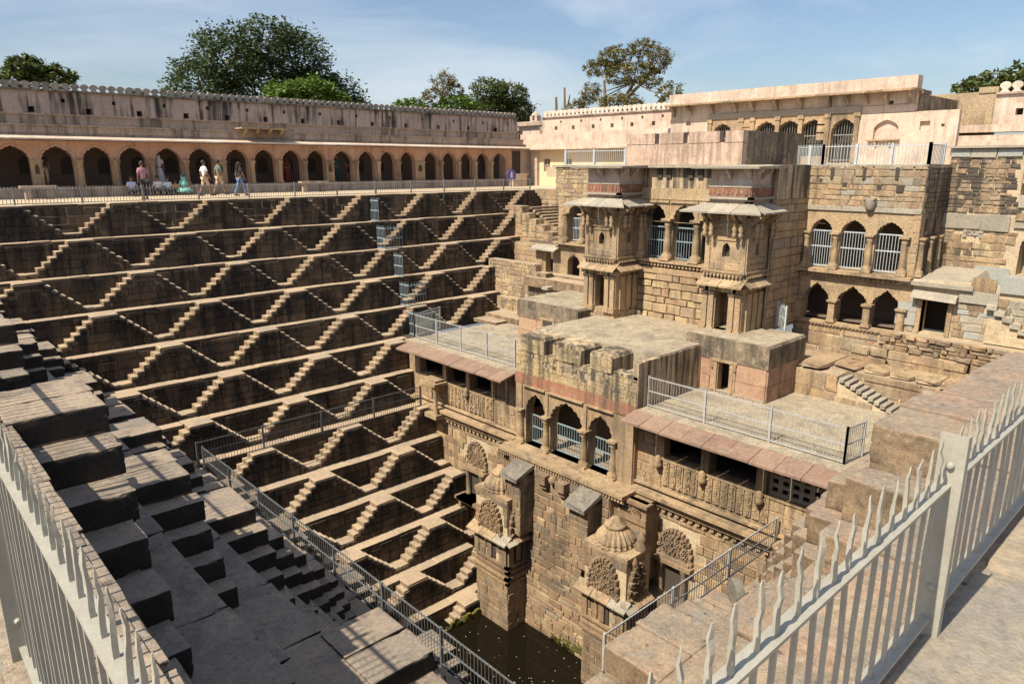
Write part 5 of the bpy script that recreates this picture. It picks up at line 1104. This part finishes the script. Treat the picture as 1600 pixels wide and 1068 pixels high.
# ------------------------------------------------------------------ the two foreground fences
def near_fence(label, fr, u0, u1, z0, zr, zt, sp, posts, loc, off=0.0):
    t = thing('spiked_fence', label, 'fence', loc, 'spiked foreground fences')
    m = MB(); m.fbox(fr, u0, u1, -.022, .022, zr - .005, zr + .005); m.build('top_rail', 'paint', t)
    m = MB(); m.fbox(fr, u0, u1, -.024, .024, z0 + .05, z0 + .062); m.build('bottom_rail', 'paint', t)
    n = int((u1 - u0) / sp)
    for i in range(n):
        u = u0 + off + (i + .5) * sp + U(-.006, .006); lean = U(-.008, .008); lz = zt + U(-.012, .012); b = MB(); w = .0058; tw = U(-.25, .25); P = []
        secs = [(z0 + .04, w, w, 0, 0), (z0 + .3, w, w, U(-.003, .003), U(-.004, .004)), (zr - .05, w, w, U(-.002, .002), U(-.002, .002)), (zr + .03, w, w, 0, 0), (zr + (lz - zr) * .45, w * .9, w * .95, lean * .4, .002), (zr + (lz - zr) * .6, w * 1.15, w * .7, lean * .6, U(-.004, .004)), (zr + (lz - zr) * .78, w * 1.2, w * .6, lean * .8, U(-.005, .005)), (zr + (lz - zr) * .93, w * .8, w * .35, lean, 0), (lz, w * .35, w * .25, lean * 1.1, 0)]
        for z, a, c, du, dd in secs:
            k = max(0, (z - zr - .03) / (zt - zr)); an = tw * k * 3; ca, sa = math.cos(an), math.sin(an)
            for x_, y_ in ((-a, -c), (a, -c), (a, c), (-a, c)): P.append(fr.p(u + du + x_ * ca - y_ * sa, dd + x_ * sa + y_ * ca, z))
        fs = [(j * 4 + q, j * 4 + (q + 1) % 4, j * 4 + 4 + (q + 1) % 4, j * 4 + 4 + q) for j in range(len(secs) - 1) for q in range(4)] + [(len(P) - 4, len(P) - 3, len(P) - 2, len(P) - 1)]
        b.add(P, fs); b.build('bar', 'paint', t)
    for u in posts:
        o_ = -1 if fr.n.y > .5 else 1
        m = MB(); m.fbox(fr, u - .004, u + .004, -.05, .028, z0 - .05, zr + .17); m.fbox(fr, u + .004, u + .03, -.05, -.044, z0 - .05, zr + .17); pst = m.build('post', 'paint', t)
        for z in (zr + .07, z0 + .17):
            bt = MB(); c = fr.p(u - .004, -.012, z); bt.tube([c, c - fr.u * .010, c - fr.u * .016], [.012, .012, .006], 10); sub(bt.build('bolt', 'paint', None), pst)
    return t
near_fence('pale spiked fence in the right foreground along the flagstone path', Fr('+Y', .585), .35, 9.5, 0, .525, .69, .092, (2.40, 4.9, 7.4), (2.4, .585, 0))
near_fence('pale spiked fence in the left foreground above the dark step blocks', Fr('+X', .24), .95, 9.5, -.3, .60, .755, .088, (2.93, 5.4, 7.9), (.24, 3, -.3))

# ------------------------------------------------------------------ people on the far terrace
SKIN = plain('brown_skin', (.20, .11, .07), .6)
CL = {}
def cloth(n, c):
    if n not in CL: CL[n] = plain(n + '_cloth', c, .85, 0, .12, 25)
    return CL[n]
def skin(name, verts, edges, mat, parent, root=0):
    me = bpy.data.meshes.new(name); me.from_pydata([v[:3] for v in verts], edges, []); o = bpy.data.objects.new(name, me); COL.objects.link(o)
    md = o.modifiers.new('skin', 'SKIN'); md.use_smooth_shade = True
    for i, v in enumerate(verts):
        sv = me.skin_vertices[0].data[i]; sv.radius = (v[3], v[4] if len(v) > 4 else v[3]); sv.use_root = (i == root)
    sb = o.modifiers.new('smooth', 'SUBSURF'); sb.levels = 1; sb.render_levels = 1
    me.materials.append(mat if not isinstance(mat, str) else M[mat])
    if parent: o.parent = parent
    return o
def person(label, x, y, z, face, pose, h, top, bot, hairc=(.02, .016, .013), shorts=False, skirt=False, scarf=None, long_hair=False):
    t = thing('person', label, 'person', (x, y, z)); t.rotation_euler = (0, 0, face); k = h / 1.7; t.scale = (k, k, k)
    st = .22 if pose == 'walk' else .02; sit = pose == 'sit'
    hip = .93 if not sit else .12; pz_ = hip; V = []; E = []
    def ad(p, j=None):
        V.append(p)
        if j is not None: E.append((j, len(V) - 1))
        return len(V) - 1
    up = lambda q: pz_ + q
    pel = ad((0, 0, up(.0), .13, .11)); wai = ad((0, .01, up(.2), .12, .09), pel); che = ad((0, .0, up(.4), .15, .1), wai); nek = ad((0, -.01, up(.55), .055), che); hd = ad((0, .02, up(.64), .07), nek); hd2 = ad((0, .025, up(.72), .095, .1), hd); hd3 = ad((0, .01, up(.78), .06), hd2)
    arm = []; leg = []
    for s in (-1, 1):
        sw = (.12 * s if pose == 'walk' else .03)
        sh = ad((.17 * s, 0, up(.47), .06), che); el = ad((.22 * s, -.02 + sw * .6, up(.2), .043), sh); wr = ad((.21 * s, .06 + sw, up(-.04) if not sit else up(.12), .03), el); ha = ad((.21 * s, .08 + sw, up(-.11) if not sit else up(.08), .03, .018), wr)
        for j in range(4): f = ad((.21 * s + .012 * (j - 1.5), .09 + sw, up(-.16) if not sit else up(.07), .009), ha); ad((.21 * s + .012 * (j - 1.5), .1 + sw, up(-.195 + .01 * abs(j - 1)) if not sit else up(.05), .008), f)
        th_ = ad((.2 * s, .1 + sw, up(-.1) if not sit else up(.1), .01), ha); ad((.19 * s, .125 + sw, up(-.13) if not sit else up(.09), .008), th_)
        arm.append((V[sh], V[el], V[wr]))
        f = st * s
        if not sit: a = ad((.09 * s, 0, up(-.08), .09), pel); b = ad((.095 * s, f * .6 + .03, up(-.46), .065), a); c = ad((.095 * s, f * 1.1 - (.06 if f < 0 else 0), .09, .045), b); d = ad((.1 * s, f * 1.1 + .12, .03, .04, .03), c)
        else: a = ad((.1 * s, .05, up(.0), .09), pel); b = ad((.2 * s, .38, up(.16), .065), a); c = ad((.16 * s, .42, up(-.08) + .02, .045), b); d = ad((.15 * s, .52, .03, .04, .03), c)
        leg.append((V[a], V[b], V[c], V[d]))
    body = skin('body', V, E, SKIN, t)
    # face details on the head
    fm = MB()
    fm.lathe((0, .125, up(.695)), [(.004, -.02), (.014, -.012), (.006, .025)], 6)
    for s in (-1, 1): fm.lathe((.1 * s, .02, up(.69)), [(.005, -.03), (.014, 0), (.005, .03)], 6)
    o = fm.build('nose_and_ears', SKIN); o.parent = t
    fm = MB()
    for s in (-1, 1): fm.box(.035 * s - .012, .035 * s + .012, .105, .122, up(.715), up(.727))
    o = fm.build('eyes', 'dark'); o.parent = t
    hc = plain('hair', hairc, .7) if 'hair' not in bpy.data.materials else bpy.data.materials['hair']
    hm = MB(); hm.lathe((0, -.005, up(.70)), [(.1, -.02), (.112, .04), (.1, .1), (.06, .135), (.01, .145)], 12); o = hm.build('hair', hc)
    o.parent = t
    if long_hair: hm = MB(); hm.tube([(0, -.1, up(.72)), (0, -.13, up(.55)), (0, -.13, up(.35))], [.07, .075, .04], 8); o = hm.build('long_hair', hc); o.parent = t
    g = .02
    sv = [(0, 0, up(-.06), .15, .125), (0, .01, up(.2), .14, .11), (0, 0, up(.4), .172, .12), (0, 0, up(.5), .09, .08)]; se = [(0, 1), (1, 2), (2, 3)]
    for a in arm: i = len(sv); sv += [(a[0][0], a[0][1], a[0][2], .078), (a[1][0], a[1][1], a[1][2] + .05, .065)]; se += [(2, i), (i, i + 1)]
    skin('shirt', sv, se, cloth(*top), t)
    pv_ = [(0, 0, up(-.02), .145, .125)]; pe = []
    if skirt:
        m = MB(); 
        if sit: m.lathe((0, .15, 0), [(.34, 0), (.4, .08), (.36, .2), (.22, .3)], 12, .05, 6)
        else: m.lathe((0, 0, 0), [(.3, .05), (.25, .5), (.16, .95)], 12, .06, 6)
        o = m.build('skirt', cloth(*bot)); o.parent = t
    else:
        for L_ in leg:
            i = len(pv_); kn = L_[1]; an = L_[2]
            pv_ += [(L_[0][0], L_[0][1], L_[0][2], .1), (kn[0], kn[1], kn[2] + (.02 if shorts else 0), .085)]; pe += [(0, i), (i, i + 1)]
            if not shorts: pv_.append((an[0], an[1], an[2] + .03, .062)); pe.append((i + 1, i + 2))
        skin('shorts' if shorts else 'trousers', pv_, pe, cloth(*bot), t)
    if scarf:
        m = MB(); m.lathe((0, -.02, up(.42)), [(.2, -.12), (.19, .0), (.13, .12), (.125, .3), (.1, .4), (.02, .43)], 12, .04, 5); o = m.build('headscarf', cloth(*scarf)); o.parent = t
    for L_ in leg:
        m = MB(); c = L_[3]; m.box(c[0] - .045, c[0] + .045, c[1] - .17, c[1] + .09, -.005, .05); m.box(c[0] - .04, c[0] + .04, c[1] - .17, c[1] - .02, .05, .09); o = m.build('shoe', 'dark'); o.parent = t
    return t
B, DB = ('black', (.025, .024, .026)), ('denim', (.10, .17, .30))
TAN = ('khaki', (.46, .36, .25))
person('man in a mauve shirt and dark trousers standing at the railing', 10.2, 35.4, 0, .1, 'stand', 1.62, ('mauve', (.38, .19, .25)), B)
person('man in a white shirt and tan shorts walking right', 13.65, 37.4, 0, -1.5, 'walk', 1.68, ('white', (.72, .71, .70)), TAN, shorts=True)
person('man in a grey green shirt and tan shorts walking right', 14.75, 38.4, 0, -1.5, 'walk', 1.72, ('grey_green', (.12, .16, .14)), TAN, shorts=True)
person('woman in black top and blue jeans, hair swept back', 14.95, 36.2, 0, -1.4, 'walk', 1.6, B, DB, long_hair=True)
person('woman in a pale sari standing at a column behind the seated group', 12.5, 40.5, .48, 2.9, 'stand', 1.55, ('pale_lilac', (.52, .47, .52)), ('pale_lilac', (.52, .47, .52)), skirt=True, scarf=('pale_lilac', (.52, .47, .52)))
person('seated woman in a turquoise sari with covered head', 13.25, 39.3, .12, 3.14, 'sit', 1.6, ('turquoise', (.20, .47, .43)), ('turquoise', (.20, .47, .43)), skirt=True, scarf=('turquoise', (.20, .47, .43)))
person('seated child in an orange shirt next to the turquoise sari', 12.85, 39.35, .1, 3.0, 'sit', 1.2, ('orange', (.50, .22, .05)), B)
person('seated man in a pale blue shirt beside the orange child', 12.45, 39.3, .1, 3.2, 'sit', 1.5, ('pale_blue', (.50, .58, .70)), B)
person('seated man in a grey white shirt, left of the pale blue one', 12.0, 39.35, .1, 3.1, 'sit', 1.6, ('off_white', (.58, .56, .54)), B)
person('seated figure in dark clothes behind the mauve shirted man', 11.4, 39.35, .1, 3.0, 'sit', 1.5, B, B)
person('seated man in a white and blue shirt at the left of the group', 10.75, 39.3, .1, 3.2, 'sit', 1.6, ('blue_white', (.42, .46, .62)), B)
person('woman in a red sari in the shade of an arch', 19.65, 40.7, .48, 3.0, 'stand', 1.5, ('red', (.11, .02, .018)), ('red', (.11, .02, .018)), skirt=True, scarf=('red', (.11, .02, .018)))
person('man in a teal shirt standing inside an arch', 23.1, 40.9, .48, 3.1, 'stand', 1.65, ('teal', (.025, .07, .08)), ('teal', (.025, .07, .08)))
person('man in black shirt and shorts standing inside an arch', 23.8, 40.7, .48, 3.1, 'stand', 1.7, B, B, shorts=True)
person('man in black shirt and pale trousers in the left shaded arch', 7.4, 40.8, .48, 3.1, 'stand', 1.65, B, TAN)

# ------------------------------------------------------------------ trees beyond the walls
def tree(label, base, trunks, blobs, leaf, n, size, seed=1, group='trees beyond the walls', name='tree'):
    r = random.Random(seed); t = thing(name, label, 'tree', base, group); b = Vector(base)
    m = MB()
    for tr in trunks: m.tube([b + Vector(p) for p, _ in tr], [q for _, q in tr], 8)
    for c, s in blobs:       # limbs into each clump
        e = b + Vector(c); st = b + Vector(trunks[0][-1][0]) if trunks else b
        mid = st.lerp(e, .5) + Vector((r.uniform(-.4, .4), r.uniform(-.4, .4), r.uniform(-.6, 0)))
        w = trunks[0][-1][1] * .6 if trunks else .1
        m.tube([st, mid, e], [w, w * .6, w * .25], 5)
        for q in range(5):
            d = Vector((r.gauss(0, 1), r.gauss(0, 1), r.gauss(.3, 1))).normalized() * s[0] * .8
            m.tube([mid.lerp(e, r.uniform(.3, 1)), e + d * .5, e + d], [w * .3, w * .18, .015], 4, cap=False)
    m.build('trunk', 'bark', t)
    tot = sum(s[0] * s[1] * s[2] for _, s in blobs) ** 1.0; V = []; F = []
    for c, s in blobs:
        e = b + Vector(c); k = int(n * (s[0] * s[1] * s[2]) / tot) + 20; nc = max(8, k // 16); cl = []
        for _ in range(nc):
            d = Vector((r.gauss(0, 1), r.gauss(0, 1), r.gauss(0, 1))).normalized() * r.uniform(.45, 1.0) ** .6
            cl.append(e + Vector((d.x * s[0], d.y * s[1], d.z * s[2])))
        for _ in range(k):
            p = r.choice(cl) + Vector((r.gauss(0, 1), r.gauss(0, 1), r.gauss(0, .8))) * min(s) * .14; q = size * r.uniform(.6, 1.3)
            a = Vector((r.gauss(0, 1), r.gauss(0, 1), r.gauss(0, .5))).normalized(); nn = a.cross(Vector((r.gauss(0, .6), r.gauss(0, .6), 1))).normalized(); i = len(V)
            V += [p - a * q, p + nn * q * .45, p + a * q, p - nn * q * .45]; F.append((i, i + 1, i + 2, i + 3))
    me = bpy.data.meshes.new('crown'); me.from_pydata([v[:] for v in V], [], F); me.materials.append(M[leaf]); me.update()
    o = bpy.data.objects.new('crown', me); COL.objects.link(o); adopt(o, t); return t
tree('huge dark green tree with a broad lumpy crown behind the arcade', (30.1, 62, -.9), [[((0, 0, 0), .7), ((.3, 0, 4), .6), ((.2, 0, 7), .45)]],
     [((-7.2, 0, 8.6), (2.6, 3, 2.3)), ((-4.5, 0, 11.0), (3.0, 3, 2.6)), ((-1.2, 0, 12.6), (2.6, 3, 2.0)), ((1.8, 0, 11.6), (2.6, 3, 2.5)), ((-2.5, 0, 8.5), (3.5, 3, 2.5)), ((2.6, 0, 8.6), (3.2, 3, 2.4)), ((5.2, 0, 8.3), (2.4, 3, 2.3)), ((7.0, 0, 7.2), (1.8, 2.4, 1.8)), ((-8.4, 0, 6.6), (1.8, 2, 1.4)), ((4.3, 1, 10.2), (1.4, 2, 1.2)), ((0, 0, 6.5), (6, 3, 1.5))], 'leafdark', 36000, .19, 3)
tree('bright green bushy tree in front of the huge dark tree', (29.3, 56, 0), [[((0, 0, 0), .25), ((0, 0, 5), .18)]], [((-1.5, 0, 6.7), (2.2, 1.5, 1.3)), ((.7, 0, 7.3), (1.9, 1.5, 1.2)), ((2.6, 0, 6.5), (1.4, 1.5, 1.0))], 'leaflite', 6500, .18, 5)
tree('small bright green tree top at the far left above the merlons', (11.2, 58, 0), [[((0, 0, 0), .22), ((0, 0, 5), .15)]], [((-.7, 0, 7.6), (1.4, 1.4, .8)), ((.5, 0, 7.2), (1.6, 1.4, .8)), ((-1.6, 0, 6.9), (1.0, 1.2, .9))], 'leafmid', 4200, .19, 7)
tree('tiny tree top just showing left of the huge tree', (16.9, 58, 0), [[((0, 0, 0), .12), ((0, 0, 6), .07)]], [((0, 0, 6.5), (.6, .6, .5))], 'leaflite', 260, .22, 8)
tree('thin wispy tree rising over the arcade wall', (47, 61, 0), [[((0, 0, 0), .2), ((.2, 0, 7), .12), ((.4, 0, 9.3), .06)]], [((.2, 0, 9.6), (1.5, 1.3, 1.2)), ((1.4, 0, 9), (1.2, 1, 1.0)), ((-1.2, 0, 8.2), (1.6, 1, .9))], 'leafdry', 2600, .14, 9)
tree('low spreading bright green bush tree over the middle of the arcade wall', (46, 60, 0), [[((0, 0, 0), .2), ((0, 0, 5), .15)]], [((-3.5, 0, 6.9), (2.2, 1.5, .9)), ((2.2, 0, 7.3), (2.6, 1.5, 1.3)), ((-.5, 0, 6.6), (2.4, 1.5, .8)), ((-9.5, 0, 6.8), (1.3, 1, .7))], 'leaflite', 7000, .18, 10)
tree('rounded mid green tree left of the corner kiosk', (55, 61, 0), [[((0, 0, 0), .35), ((0, 0, 5.5), .25)]], [((-1.6, 0, 9.0), (2.3, 2, 1.6)), ((1.2, 0, 9.0), (2.3, 2, 1.5)), ((-2.3, 0, 7.2), (2, 2, 1.4)), ((2.6, 0, 7.0), (2.2, 2, 1.7)), ((.3, 0, 7.4), (2.6, 2, 1.6)), ((4.0, 0, 6.2), (1.3, 1.6, 1.6))], 'leafmid', 15000, .18, 11)
tree('airy olive tree with forked pale trunks and see-through crown', (60, 48.4, 0), [[((0, 0, 0), .36), ((-.2, -.3, 5), .3), ((.1, -.9, 8.2), .22), ((.2, -1.6, 9.6), .13)], [((0, 0, 0), .3), ((0, 1.2, 5.5), .24), ((0, 1.9, 8), .17), ((0, 2.1, 10), .1)], [((.1, -.9, 8.2), .2), ((0, -2.8, 9.4), .14), ((0, -4.0, 10.4), .08)], [((0, 1.3, 6), .16), ((0, 3.0, 8.6), .1), ((0, 4.2, 9.4), .05)], [((0, -.4, 5), .14), ((0, -4, 7), .09), ((0, -6.5, 8.4), .04)]],
     [((0, 3.0, 11.3), (1.3, 1.7, .9)), ((0, .8, 12.2), (1.3, 2.0, 1.0)), ((0, -2.6, 12.6), (1.3, 1.7, .9)), ((0, -4.7, 11.4), (1.2, 1.3, 1.3)), ((0, -4.0, 9.6), (1.0, 1.1, 1.0)), ((0, 4.0, 8.9), (1, 1.2, 1.2)), ((0, 5.6, 7.4), (1, 1.2, 1.1)), ((0, -6.2, 7.9), (1, 1.6, 1.3)), ((0, 0, 7.6), (1.2, 3.0, 1.1)), ((0, -1, 10.4), (1.2, 3.2, 1.2))], 'leafdry', 17000, .14, 12)
tree('green tree crown peeking over the far right merlon wall', (55, 14, 0), [[((0, 0, 0), .3), ((0, 0, 4), .25)]], [((0, .5, 6.2), (2, 2.0, 1.0)), ((0, -2, 6.6), (2, 2.2, 1.1))], 'leafmid', 3600, .22, 13)
tree('dark bare shrub beside the lopped trunks', (58, 53.5, 0), [[((0, 0, 0), .1), ((0, 0, 6), .06)]], [((0, 0, 6.8), (.8, 1.6, .8))], 'leafdry', 300, .15, 14)
flush()
